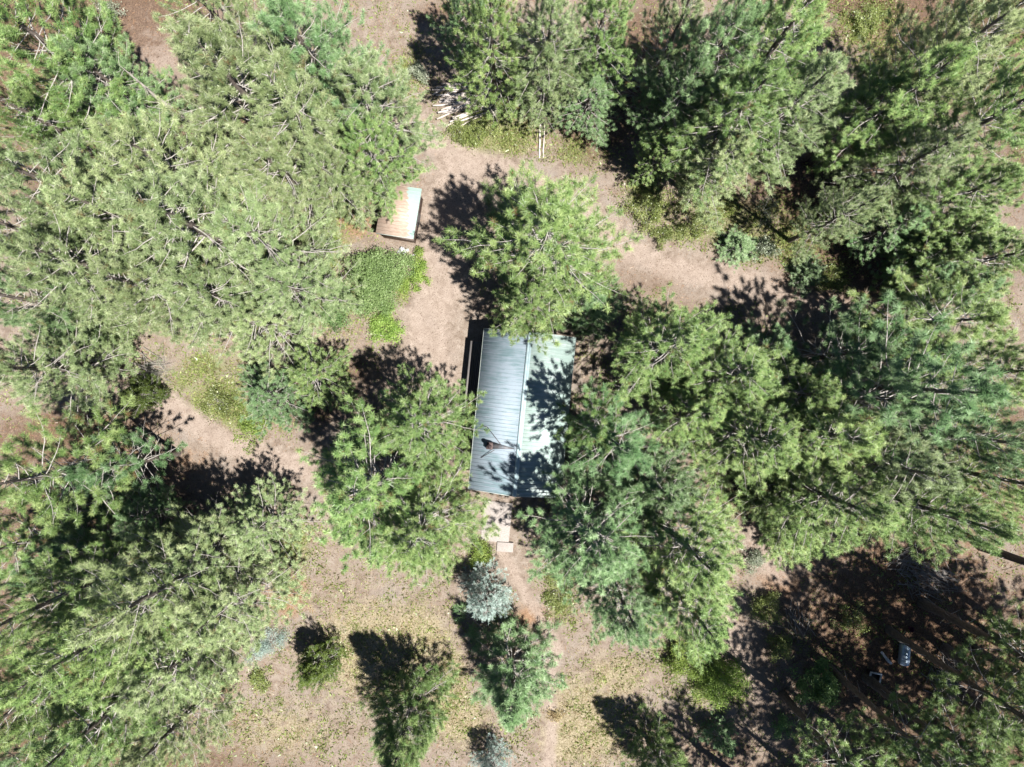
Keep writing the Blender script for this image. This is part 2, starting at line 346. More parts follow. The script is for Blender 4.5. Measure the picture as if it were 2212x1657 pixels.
LIMB = 1.3
def pine_data(name, seed, H=18., R=4., cb=.35, limbs=4.2, needle='pine', k=54, nlen=.225, nw=.0165, clump=1.0, tsp=.16, sub=.36, prof='round', bare=0.0, lean=0.25, irregular=.2, pitch0=-8, pitch1=48):
    rs = np.random.default_rng(seed); rd = random.Random(seed)
    nz = 9; tz = np.linspace(0, 1, nz)
    bx = np.cumsum(rs.normal(0, lean * .12, nz)); by = np.cumsum(rs.normal(0, lean * .12, nz)); bx -= bx[0]; by -= by[0]
    r0 = 0.011 * H + 0.05
    trunk = (np.stack([bx, by, tz * H * .985 - .1 * (tz == 0)], -1), r0 * (1 - tz) ** .75 * np.where(tz == 0, 1.25, 1) + .015)
    tp = lambda t: np.array([np.interp(t, tz, bx), np.interp(t, tz, by), t * H])
    lines, TP, TD, TS, TV = [], [], [], [], []
    az = rd.uniform(0, 6.3); lob = [rd.uniform(0, 6.28) for _ in range(3)]
    for _ in range(int(H * cb * 1.0)):                                   # dead stubs low on the trunk
        t = rd.uniform(.12, cb); a = rd.uniform(0, 6.28); L = rd.uniform(.4, 1.5) * R / 4
        q = tp(t); d = rot_dir(a, rd.uniform(-.3, .2))
        lines.append((np.array([q, q + d * L * .5, q + d * L + [0, 0, -.1 * L]]), [.025, .018, .006]))
    n_l = int(H * (1 - cb) * limbs * LIMB)
    for i in range(n_l):
        s = (i + rd.random()) / n_l; t = cb + (1 - cb) * s * .985
        az += 2.399 + rd.uniform(-.5, .5)
        if prof == 'round': pf = min(1, (s + .10) * 3) ** .45 * max(0.03, 1 - s ** 1.6) ** .8
        elif prof == 'cone': pf = (1 - s) ** .85 + .05
        else: pf = min(1, (s + .3) * 1.6) * max(.02, 1 - s ** 1.5) ** .8
        lobe = 1 + irregular * (math.sin(az * 2 + lob[0] + s * 3) * .5 + math.sin(az * 3 + lob[1]) * .35)
        L = max(.35, R * pf * lobe * rd.uniform(.62, 1.14))
        pit = R_(pitch0 + (pitch1 - pitch0) * s ** 1.3 + rd.uniform(-15, 15))
        m = 6; seg = L / m; q = tp(t); pts = [q]; a = az
        for j in range(m):
            a += rd.uniform(-.22, .22); pp = pit + R_(24) * (j / m) ** 1.5 + rd.uniform(-.14, .14)
            q = q + rot_dir(a, pp) * seg; pts.append(q)
        pts = np.array(pts); rb = .007 + .0065 * L
        lines.append((pts, rb * (1 - np.linspace(0, 1, m + 1)) ** .8 + .008))
        dead = rd.random() < bare
        fs = np.arange(.28 + rd.uniform(0, .1), 1.0, sub / L) if L > .7 else np.array([.6])
        side = rd.choice([-1, 1])
        for f in list(fs) + [1.0]:
            side = -side
            c = np.array([np.interp(f, np.linspace(0, 1, m + 1), pts[:, x]) for x in range(3)])
            if f == 1.0: sa, sl = a, .25 + .08 * L
            else:
                sa = a + side * rd.uniform(.55, 1.15); sl = (1 - f) * .52 * L * rd.uniform(.6, 1.1) + rd.uniform(.3, .5)
            sp = pit + R_(rd.uniform(4, 30))
            d1 = rot_dir(sa, sp); d2 = rot_dir(sa + rd.uniform(-.3, .3), sp + .35)
            P3 = np.array([c, c + d1 * sl * .55, c + d1 * sl * .55 + d2 * sl * .45])
            lines.append((P3, [.004 + .005 * sl, .005, .003]))
            if dead: 
                continue
            nt_ = max(1, int(sl / tsp))
            for q_ in range(nt_ + 1):
                ff = 1 - q_ * tsp / sl
                if ff < .42 and q_ > 1: break
                b = P3[0] + (P3[1] - P3[0]) * min(1, ff / .55) + (P3[2] - P3[1]) * max(0, (ff - .55) / .45)
                if q_ == 0: ta, tl = sa, .04
                else: ta, tl = sa + rd.choice([-1, 1]) * rd.uniform(.5, 1.2), rd.uniform(.10, .26) * clump
                td = rot_dir(ta, sp + rd.uniform(.3, .9)); e = b + td * tl
                if q_ and tl > .12: lines.append((np.array([b, e]), [.004, .003]))
                TP.append(e); TD.append(td); TS.append(rd.uniform(.75, 1.2))
                old = rd.random() < .025
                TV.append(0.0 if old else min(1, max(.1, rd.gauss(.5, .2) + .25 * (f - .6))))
    TP, TD, TS, TV = map(np.array, (TP, TD, TS, TV))
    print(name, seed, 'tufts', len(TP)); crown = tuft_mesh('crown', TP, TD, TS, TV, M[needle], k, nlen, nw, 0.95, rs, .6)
    V, F = tubes(lines, 4); br = mesh_np('branches', V, F, M['limb'], smooth=True)
    V, F = tubes([trunk], 9); tr = mesh_np('trunk', V, F, M['bark'], smooth=True)
    return dict(H=H, R=R, parts=[('trunk', tr), ('branches', br), ('crown', crown)], name=name)

PD = {}
PD['dense1'] = pine_data('pine_tree', 11, 18, 4, .20, 4.8, 'pine')
PD['dense2'] = pine_data('pine_tree', 12, 18, 4, .20, 4.6, 'pine', irregular=.32)
PD['dense3'] = pine_data('pine_tree', 13, 17, 4, .20, 4.6, 'pineblue', irregular=.25)
PD['olive1'] = pine_data('pine_tree', 14, 18, 4, .20, 4.8, 'olive', nlen=.22, tsp=.165, sub=.38)
PD['olive2'] = pine_data('pine_tree', 15, 18, 4, .20, 4.4, 'olive', nlen=.22, tsp=.165, sub=.38, irregular=.35, bare=.08)
PD['olive3'] = pine_data('pine_tree', 16, 17, 4, .20, 4.8, 'olive', nlen=.22, tsp=.165, sub=.38, bare=.05)
PD['open1'] = pine_data('pine_tree', 17, 19, 4, .30, 3.2, 'pine', tsp=.33, sub=.55, irregular=.4, k=80, nlen=.31, nw=.018)
PD['open2'] = pine_data('pine_tree', 18, 19, 4, .28, 3.0, 'pineblue', tsp=.35, sub=.6, irregular=.45, bare=.1, k=80, nlen=.31, nw=.018)
PD['tall'] = pine_data('pine_tree', 19, 21, 3.6, .45, 4.2, 'pine', irregular=.3)
PD['young'] = pine_data('young_pine_tree', 20, 9, 2.4, .06, 11.0, 'pine', tsp=.22, sub=.32, nlen=.22, nw=.016, prof='cone', k=60)
PD['young2'] = pine_data('young_pine_tree', 21, 8, 2.3, .08, 10, 'pineblue', tsp=.24, sub=.34, nlen=.22, nw=.016, prof='cone', irregular=.35, bare=.08, k=60)
PD['juniper'] = pine_data('juniper_tree', 22, 5, 1.9, .04, 16, 'juniper', tsp=.15, sub=.2, nlen=.14, nw=.020, prof='bush', k=26, pitch0=10, pitch1=65)
PD['spruce'] = pine_data('blue_spruce_tree', 23, 6, 1.8, .04, 11, 'spruce', tsp=.14, sub=.2, nlen=.11, nw=.017, prof='cone', k=26, pitch0=0, pitch1=35, irregular=.1)

RSC = 1.24
def plant_tree(kind, u, v, H, R, rz, label, base=False, cat='pine tree', group=None, name=None, hc=.70):
    d = PD[kind]
    b = at(u, v, 0) if base else at(u, v, H * hc); b[2] = -.05
    t = empty(name or d['name'], b, rz)
    R *= RSC
    t.scale = (R / d['R'], R / d['R'], H / d['H'])
    for pn, me in d['parts']: link(pn, me, t)
    return tag(t, label, cat, group)
G = 'pines of the forest around the cabin'
# kind, u, v (crown centre in the picture), height, crown radius, turn, label
TREES = [
 ('dense2', 85, 85, 18, 4.4, .3, 'dark green pine filling the top left corner'),
 ('dense3', 215, 160, 13.5, 3.1, 1.9, 'shaded green pine left of the bare broken snag top, near the top left dirt patch'),
 ('olive2', 455, 20, 16, 3.4, .9, 'pine at the top edge just right of the top left dirt patch'),
 ('olive1', 505, 165, 19, 4.7, 2.2, 'broad olive pine right of the snag, beside the dark hole next to the dirt patch'),
 ('dense3', 660, 100, 17, 4.2, 4.0, 'blue green pine at the top of the picture beside the clearing with the log pile'),
 ('olive2', 640, 250, 18, 4.4, 5.1, 'olive pine with many grey limbs showing, in the middle of the upper left stand'),
 ('olive1', 795, 210, 15, 3.7, .5, 'olive pine at the right rim of the upper left stand, left of the log pile'),
 ('dense1', 798, 315, 14, 2.8, 2.8, 'pine leaning over the dirt road bend above the rusty roofed shed'),
 ('olive3', 705, 378, 14, 2.7, 1.1, 'olive pine whose crown hides the upper left corner of the rusty shed'),
 ('olive1', 590, 355, 17, 3.6, 3.4, 'olive pine left of the shed, in the upper left stand'),
 ('olive3', 335, 345, 19, 4.1, 5.6, 'pale olive pine below the snag in the left stand'),
 ('olive1', 395, 480, 20, 5.0, .2, 'largest pale olive crown at the heart of the left stand'),
 ('olive2', 560, 510, 17, 4.0, 2.5, 'olive pine with bare limbs, left of the bright green weeds by the shed'),
 ('olive3', 625, 615, 14, 3.2, 4.4, 'olive pine left of the big round bush below the shed'),
 ('olive1', 245, 455, 18, 3.9, 1.3, 'olive pine with a narrow dark gap on its left, left stand'),
 ('olive2', 120, 400, 19, 4.1, 3.9, 'pale olive pine near the left edge above the shrubby hollow'),
 ('olive3', 140, 560, 18, 4.0, 5.9, 'olive pine directly above the ivy green thicket at the left'),
 ('olive3', 40, 500, 19, 3.5, .8, 'olive pine cut by the left edge at a third of the picture height'),
 ('olive1', 310, 610, 16, 3.7, 2.1, 'olive pine on the upper right of the ivy green thicket'),
 ('olive3', 450, 630, 15, 3.8, 4.9, 'olive pine at the lower rim of the left stand above the weedy clearing'),
 ('olive2', 560, 700, 11.5, 2.9, 1.6, 'low olive pine at the lower right corner of the left stand'),
 ('olive1', 45, 790, 16, 3.3, 3.1, 'olive pine at the left edge above the long dark tree shadow'),
 ('olive3', 125, 780, 11, 2.3, 5.0, 'small olive pine between the ivy green thicket and the long dark shadow'),
 ('dense2', 30, 230, 17, 2.6, 2.0, 'narrow pine on the left edge above the dark gap'),
 ('dense3', 20, 640, 17, 2.8, 2.3, 'green pine half out of the left edge beside the ivy green thicket'),
 ('open1', 95, 1025, 17, 3.7, .4, 'open pine with round needle tufts, lit against the long shadow at the left edge'),
 ('open2', 235, 1010, 13, 2.6, 2.7, 'slim open pine with scattered tufts standing in the long shadow'),
 ('open1', 30, 1180, 11, 3.0, 4.1, 'open dark pine at the left edge below the lit tufted pine'),
 ('open2', 165, 1190, 10, 2.8, 5.3, 'loose dark pine in the shade of the lower left stand'),
 ('dense3', 300, 1120, 9, 2.3, 1.0, 'low shaded pine in the dark hollow of the lower left stand'),
 ('olive2', 430, 1190, 13, 3.0, .7, 'olive pine right of the dark hollow, lower left stand'),
 ('olive3', 560, 1140, 10, 2.8, 3.6, 'low pine between the dark hollow and the large tree beside the cabin'),
 ('olive2', 320, 1290, 21, 3.7, 5.5, 'pine with long bleached limbs reaching to the upper right, lower left stand'),
 ('olive1', 470, 1320, 14, 3.5, 2.4, 'round olive pine at the rim of the lower clearing beside the blue grey sage strip'),
 ('dense1', 190, 1390, 22.5, 3.7, 4.6, 'green pine with a bright top in the lower left stand'),
 ('dense1', 70, 1320, 21, 3.2, 1.5, 'open green pine at the left edge in the lower left stand'),
 ('olive3', 355, 1450, 16, 3.7, .1, 'olive pine at the left rim of the lower clearing'),
 ('dense2', 215, 1560, 19, 4.1, 3.3, 'green pine at the bottom edge, second from the left corner'),
 ('olive1', 355, 1600, 15, 3.1, 5.8, 'olive pine at the bottom edge touching the lower clearing'),
 ('dense1', 65, 1510, 20, 4.0, 2.9, 'tall bright pine in the bottom left corner'),
 ('dense3', 60, 1650, 18, 3.4, .6, 'pine cut off by the bottom left corner of the picture'),
 ('dense3', 240, 1235, 9.5, 2.4, 2.2, 'low pine hidden in the shade under the pine with the bleached limbs'),
 ('dense3', 90, 1240, 9, 2.5, 3.7, 'low shaded pine between two dark open pines and the bright topped one'),
 ('dense3', 140, 1110, 8, 2.2, 4.9, 'low dark pine directly below the lit tufted pine at the left edge'),
 ('open1', 1285, 925, 15, 2.2, .8, 'slim loose pine touching the right eave of the cabin'),
 # trees round the cabin
 ('dense1', 905, 925, 16, 3.3, 1.2, 'bright green pine whose tufts overlap the left eave of the cabin'),
 ('dense2', 790, 1060, 18.5, 4.5, 3.8, 'large bright green pine left of the cabin and above the lower clearing'),
 ('dense1', 900, 1150, 17, 3.7, 5.2, 'bright green pine at the lower left corner of the cabin above the blue spruce'),
 ('dense1', 1180, 520, 18.5, 5.0, .9, 'round bright green pine standing alone above the cabin, overhanging its roof'),
 ('young2', 1275, 650, 9, 2.3, 2.0, 'small pine in the shade at the upper right corner of the cabin'),
 ('open2', 1335, 960, 17, 3.1, 4.2, 'loose see-through pine right of the cabin roof below the white bench'),
 ('dense3', 1290, 1170, 17.5, 4.0, 5.7, 'large blue green pine covering the lower right corner of the cabin'),
 ('dense3', 1430, 1060, 14, 3.3, 1.7, 'blue green pine between the white bench and the large pine at the cabin corner'),
 ('dense1', 1500, 1190, 17.5, 4.0, 3.0, 'large pale green pine left of the small dirt patch with fallen branches'),
 ('dense3', 1350, 1310, 16, 3.2, 4.8, 'blue green pine right of the footpath above the lower clearing'),
 ('dense1', 1500, 1330, 16, 3.3, .3, 'green pine above the yellow green shrubs at the lower right of the clearing'),
 ('dense2', 1460, 745, 17, 3.5, 2.6, 'dark green pine right of the cabin below the dirt road'),
 ('dense1', 1590, 810, 15, 3.7, 4.4, 'bright green pine in the stand right of the cabin'),
 ('dense2', 1510, 890, 13, 3.0, 5.9, 'green pine just right of the white bench'),
 ('open2', 1670, 750, 9, 2.3, 1.4, 'thin see-through pine at the upper edge of the stand right of the cabin'),
 ('dense1', 1640, 945, 16, 3.6, 3.7, 'bright pine above the deep shade strip right of the cabin stand'),
 ('open2', 1835, 765, 13, 3.3, .5, 'loose pine with dark limbs showing, at the upper edge of the right stand'),
 ('open1', 2060, 690, 14, 3.6, 2.2, 'pine with upright feathery tips against the deep shade at the right edge'),
 ('open2', 1990, 840, 20.5, 4.4, 4.0, 'open pine with a thick dark trunk leaning to the right edge'),
 ('dense1', 1790, 940, 17, 3.7, 5.4, 'green pine in the middle of the right stand'),
 ('olive2', 1935, 1010, 18, 3.7, 1.0, 'yellow green pine with pink brown limbs in the right stand'),
 ('dense2', 1830, 1090, 17.5, 3.5, 2.9, 'bright pine along the lower rim of the right stand'),
 ('dense1', 2040, 1110, 19, 3.4, 4.7, 'round bright pine at the lower right rim of the right stand'),
 ('dense3', 2120, 950, 20, 3.2, .2, 'pine on the right edge at mid height'),
 ('young', 1730, 1090, 8, 2.6, 1.8, 'low shaded young pine under the lower rim of the right stand'),
 ('young', 1740, 1160, 6.5, 2.0, 3.5, 'bright low young pine right of the small dirt patch'),
 ('dense1', 1150, 645, 15, 2.5, 2.9, 'slim bright pine leaning over the top edge of the cabin roof'),
 ('dense2', 2035, 540, 9, 2.7, 2.4, 'dark pine at the left end of the deep shade, right of the dirt road'),
 ('dense2', 2080, 500, 10, 3.0, 5.0, 'shaded pine in the deep shade close to the right edge'),
 ('dense1', 1990, 770, 12, 3.2, 1.2, 'dark green pine behind the upright feathery pine at the right'),
 ('dense3', 1890, 860, 17, 3.4, 2.5, 'shaded pine below the thick dark leaning trunk, right stand'),
 ('dense2', 1740, 850, 14, 3.0, 4.1, 'green pine between the see-through pine and the middle of the right stand'),
 ('dense1', 2170, 800, 15, 3.2, 3.3, 'pine cut by the right edge above mid height'),
 ('dense1', 2180, 1040, 19, 3.0, 5.9, 'pine cut by the right edge below mid height'),
 ('dense3', 2100, 620, 9, 2.6, 1.9, 'dark pine left of the right edge above the feathery pine'),
 # upper middle and right
 ('dense3', 1010, 15, 11, 2.4, 1.1, 'small pine at the top edge left of the log pile clearing'),
 ('dense1', 1060, 60, 17, 2.6, 4.3, 'dark tufted pine at the top edge above the log pile'),
 ('olive1', 1185, 70, 17, 2.9, 5.0, 'pale green pine at the top edge right of the log pile'),
 ('olive3', 1185, 160, 12, 1.9, 2.5, 'pale pine leaning down to the right end of the log pile'),
 ('dense3', 1275, 205, 7.5, 2.4, .7, 'dark shaded pine between two lit stands at the top middle'),
 ('dense2', 1310, 20, 16, 2.6, 3.9, 'dark pine at the top edge, middle of the picture'),
 ('olive2', 1470, 45, 16, 2.5, 1.9, 'small lit pine at the top edge above the bare leaning sapling'),
 ('dense3', 1560, 90, 18, 3.3, 4.9, 'dark green pine at the top left of the upper right stand'),
 ('dense1', 1690, 80, 19, 3.9, .4, 'large bright pine at the top edge, left of the small top right clearing'),
 ('dense1', 1610, 230, 17, 3.8, 2.3, 'broad bright pine in the middle of the upper right stand'),
 ('olive1', 1730, 220, 17, 3.3, 5.6, 'yellow green pine on the right rim of the upper right stand'),
 ('dense3', 1480, 195, 14, 2.5, 1.2, 'dark shaded pine right of the bare leaning sapling'),
 ('olive1', 1565, 335, 13, 2.7, 3.4, 'pale green pine at the tip of the upper right stand above the grey bush'),
 ('dense2', 1445, 320, 9, 1.9, 4.6, 'low pine right of the tall pine above the cabin road'),
 ('dense2', 1960, 200, 18, 3.4, 5.9, 'pine right of the small top clearing'),
 ('olive2', 2070, 110, 20, 3.9, 1.5, 'large pine near the top right corner'),
 ('dense1', 2165, 240, 20, 3.9, 3.2, 'bright pine cut by the right edge below the top right corner'),
 ('dense2', 2190, 40, 20, 3.6, .9, 'pine in the top right corner'),
 ('olive1', 1985, 340, 16, 3.1, 4.1, 'yellow green pine in the stand above the deep shade at the right'),
 ('olive1', 1840, 450, 14, 2.0, 2.7, 'lit tufted pine jutting into the deep shade right of the grey bush'),
 ('open1', 1880, 230, 14, 2.9, .8, 'thin dark pine below the small top clearing'),
 ('dense2', 2100, 410, 14, 3.2, 5.3, 'dark pine at the right edge above the deep shade'),
 ('dense2', 2150, 560, 12, 3.4, 2.1, 'green pine with small bright tufts, right edge beside the deep shade'),
 ('dense3', 2010, 590, 8, 2.6, 3.7, 'dark pine inside the deep shade near the right edge'),
 ('dense3', 1950, 480, 9, 2.3, 1.4, 'low dark pine hidden in the deep shade'),
]
for k_, u, v, H, Rr, rz, lab in TREES:
    plant_tree(k_, u, v, H, Rr, rz, lab, group=G)
# trees given by the foot of the trunk (crowns leave the frame)
FEET = [
 ('tall', 1872, 1464, 20, 3.3, .4, 'tall pine whose bare trunk starts beside the white rimmed bin, lower right'),
 ('tall', 1991, 1302, 20, 3.2, 2.0, 'tall pine whose bare trunk stands between the two slash piles, lower right'),
 ('tall', 2085, 1500, 19, 3.4, 3.7, 'tall pine with a bare trunk right of the metal tank'),
 ('tall', 1990, 1640, 20, 3.3, 5.5, 'tall pine at the bottom edge near the right corner'),
 ('tall', 2160, 1350, 19, 3.2, 1.1, 'tall pine on the right edge below the right stand'),
 ('tall', 1690, 1500, 17, 2.9, 2.7, 'tall pine at the dirt strip left of the broadleaf shrub, lower right'),
 ('young', 1405, 1600, 11, 2.0, .7, 'narrow conifer at the bottom edge with a long pointed shadow'),
 ('tall', 1600, 1680, 16, 3.0, 4.4, 'tall pine rooted just below the bottom edge, its shadow falling into the clearing'),
 ('tall', 1760, 1690, 19, 3.2, 4.9, 'tall pine rooted below the bottom edge under the broadleaf shrub'),
 ('tall', 2120, 1180, 19, 3.2, 5.2, 'tall pine rooted in the brown duff below the right stand'),
]
for k_, u, v, H, Rr, rz, lab in FEET: plant_tree(k_, u, v, H, Rr, rz, lab, base=True, group=G, hc=.6)
 # fringe of the forest past the lower right corner
for k_, u, v, H, Rr, rz, lab in [
 ('tall', 1900, 1720, 20, 3.6, .4, 'pine rooted past the bottom edge at the lower right, second from the corner'),
 ('tall', 2060, 1760, 21, 3.6, 1.4, 'pine rooted past the bottom edge close to the right corner'),
 ('tall', 2220, 1620, 21, 3.6, 2.4, 'pine rooted past the right edge close to the bottom corner'),
 ('tall', 2250, 1450, 21, 3.6, 3.4, 'pine rooted past the right edge beside the brush pile'),
 ('tall', 2040, 1400, 20, 3.4, 5.7, 'tall pine with a bare trunk standing at the brush pile right of the tank'),
 ('tall', 1840, 1590, 19, 3.2, 2.6, 'tall pine near the bottom edge below the open bin')]:
    plant_tree(k_, u, v, H, Rr, rz, lab, base=True, group=G, hc=.6)
for u, v, H, Rr, rz, lab in [
 (1945, 1545, 21, 2.8, 1.0, 'slender tall pine below the metal tank near the bottom edge'),
 (2110, 1405, 21, 2.8, 2.2, 'slender tall pine right of the brush pile beside the tank'),
 (1790, 1440, 20, 2.4, 3.4, 'slender tall pine above the broadleaf shrub at the lower right'),
 (1920, 1360, 21, 2.7, 4.6, 'slender tall pine directly above the metal tank'),
 (2045, 1580, 21, 2.8, 5.8, 'slender tall pine near the bottom edge, right of the open bin')]:
    plant_tree('tall', u, v, H, Rr, rz, lab, base=True, group=G)
# single conifers of the clearing
plant_tree('young', 878, 1565, 13, 2.5, 2.2, 'dark young pine in the lower clearing, between the juniper and the footpath', cat='young pine', hc=.45)
plant_tree('young2', 1105, 1470, 10.5, 3.0, .9, 'young pine right below the blue spruce, beside the footpath', cat='young pine', hc=.5)
plant_tree('juniper', 682, 1450, 5.0, 1.75, 1.0, 'dense dark olive juniper standing alone at the left of the lower clearing', cat='juniper')
plant_tree('juniper', 290, 852, 4.0, 1.6, 4.0, 'round olive conifer at the left rim of the weedy clearing', cat='juniper')
plant_tree('spruce', 1053, 1285, 6.2, 1.75, 1.0, 'silvery blue spruce below the cabin beside the footpath', cat='blue spruce', hc=.4)
plant_tree('spruce', 1065, 1648, 4.6, 1.35, 3.0, 'blue spruce cut by the bottom edge left of the footpath', cat='blue spruce', hc=.4)
plant_tree('dense3', 595, 860, 8, 2.5, 1.0, 'young pine half in shade at the right of the weedy clearing', cat='young pine', hc=.5)
plant_tree('dense2', 690, 810, 8.5, 2.5, 4.0, 'shaded young pine above the pine that overlaps the cabin eave', cat='young pine', hc=.5)
plant_tree('young2', 1560, 1600, 3.8, 1.1, 2.0, 'small pine in the shade at the bottom edge, below the yellow green shrubs', cat='young pine', hc=.5)
plant_tree('young2', 1600, 530, 2.4, 1.3, 5.0, 'sprawling low pine on the dirt road bank right of the cabin pine', cat='young pine', hc=.5)
plant_tree('young2', 1750, 590, 2.2, 1.3, 3.0, 'low bluish pine near the right end of the dirt road', cat='young pine', hc=.5)

# ------------------------------------------------------------------ shrubs
def shrub(name, u, v, R, H, mat, n, label, leaf=.055, seed=0, cat='shrub', ry=None, open_=.6, twig='deadgrey', group=None, rz=0.0):
    rs = np.random.default_rng(900 + seed); ry = ry or R
    o = at(u, v, H * .5); o[2] = relief(o[0], o[1])
    t = empty(name, o, rz)
    nc = max(14, int(n / 85))
    # stems rise from the foot and fan out; each carries leaf clusters near its end
    th = rs.uniform(0, 2 * np.pi, nc); rr = np.sqrt(rs.uniform(0, 1, nc)) * rs.uniform(.85, 1.05, nc)
    lob = (1 + .28 * np.sin(th * 3 + seed) + .2 * np.sin(th * 5 + seed * 2)) * rs.uniform(.85, 1.15, nc)
    cx = np.cos(th) * rr * R * lob; cy = np.sin(th) * rr * ry * lob
    cz = H * np.sqrt(np.clip(1 - (rr * .95) ** 2, 0.02, 1)) * rs.uniform(open_, 1, nc)
    Cc = np.stack([cx, cy, cz], -1)
    lines = [(np.array([[c[0] * .08, c[1] * .08, -.05], [c[0] * .5, c[1] * .5, c[2] * .62], c]), [.02, .012, .005]) for c in Cc]
    V, F = tubes(lines, 3); link('stems', mesh_np('stems', V, F, M[twig], smooth=True), t)
    m = n // nc; sc_ = .11 + .055 * R
    P = Cc[:, None, :] + rs.normal(0, sc_, (nc, m, 3)) * [1, 1, .6]
    P[..., 2] = np.maximum(P[..., 2], .03)
    Nn = rs.normal(0, .8, (nc, m, 3)); Nn[..., 2] = np.abs(Nn[..., 2]) + .5; Nn = nrm(Nn)
    A = nrm(np.cross(Nn, rs.normal(0, 1, (nc, m, 3)))); B = np.cross(Nn, A)
    s_ = leaf * rs.uniform(.6, 1.3, (nc, m, 1))
    Vv = np.stack([P - A * s_, P - B * s_ * .55, P + A * s_, P + B * s_ * .55], 2).reshape(-1, 3)
    var = np.repeat(np.clip(rs.normal(.5, .2, (nc, 1)) + rs.normal(0, .15, (nc, m)), 0, 1).ravel(), 4)
    link('leaves', mesh_np('leaves', Vv, np.arange(len(Vv)).reshape(-1, 4), M[mat], dict(var=var)), t)
    return tag(t, label, cat, group)
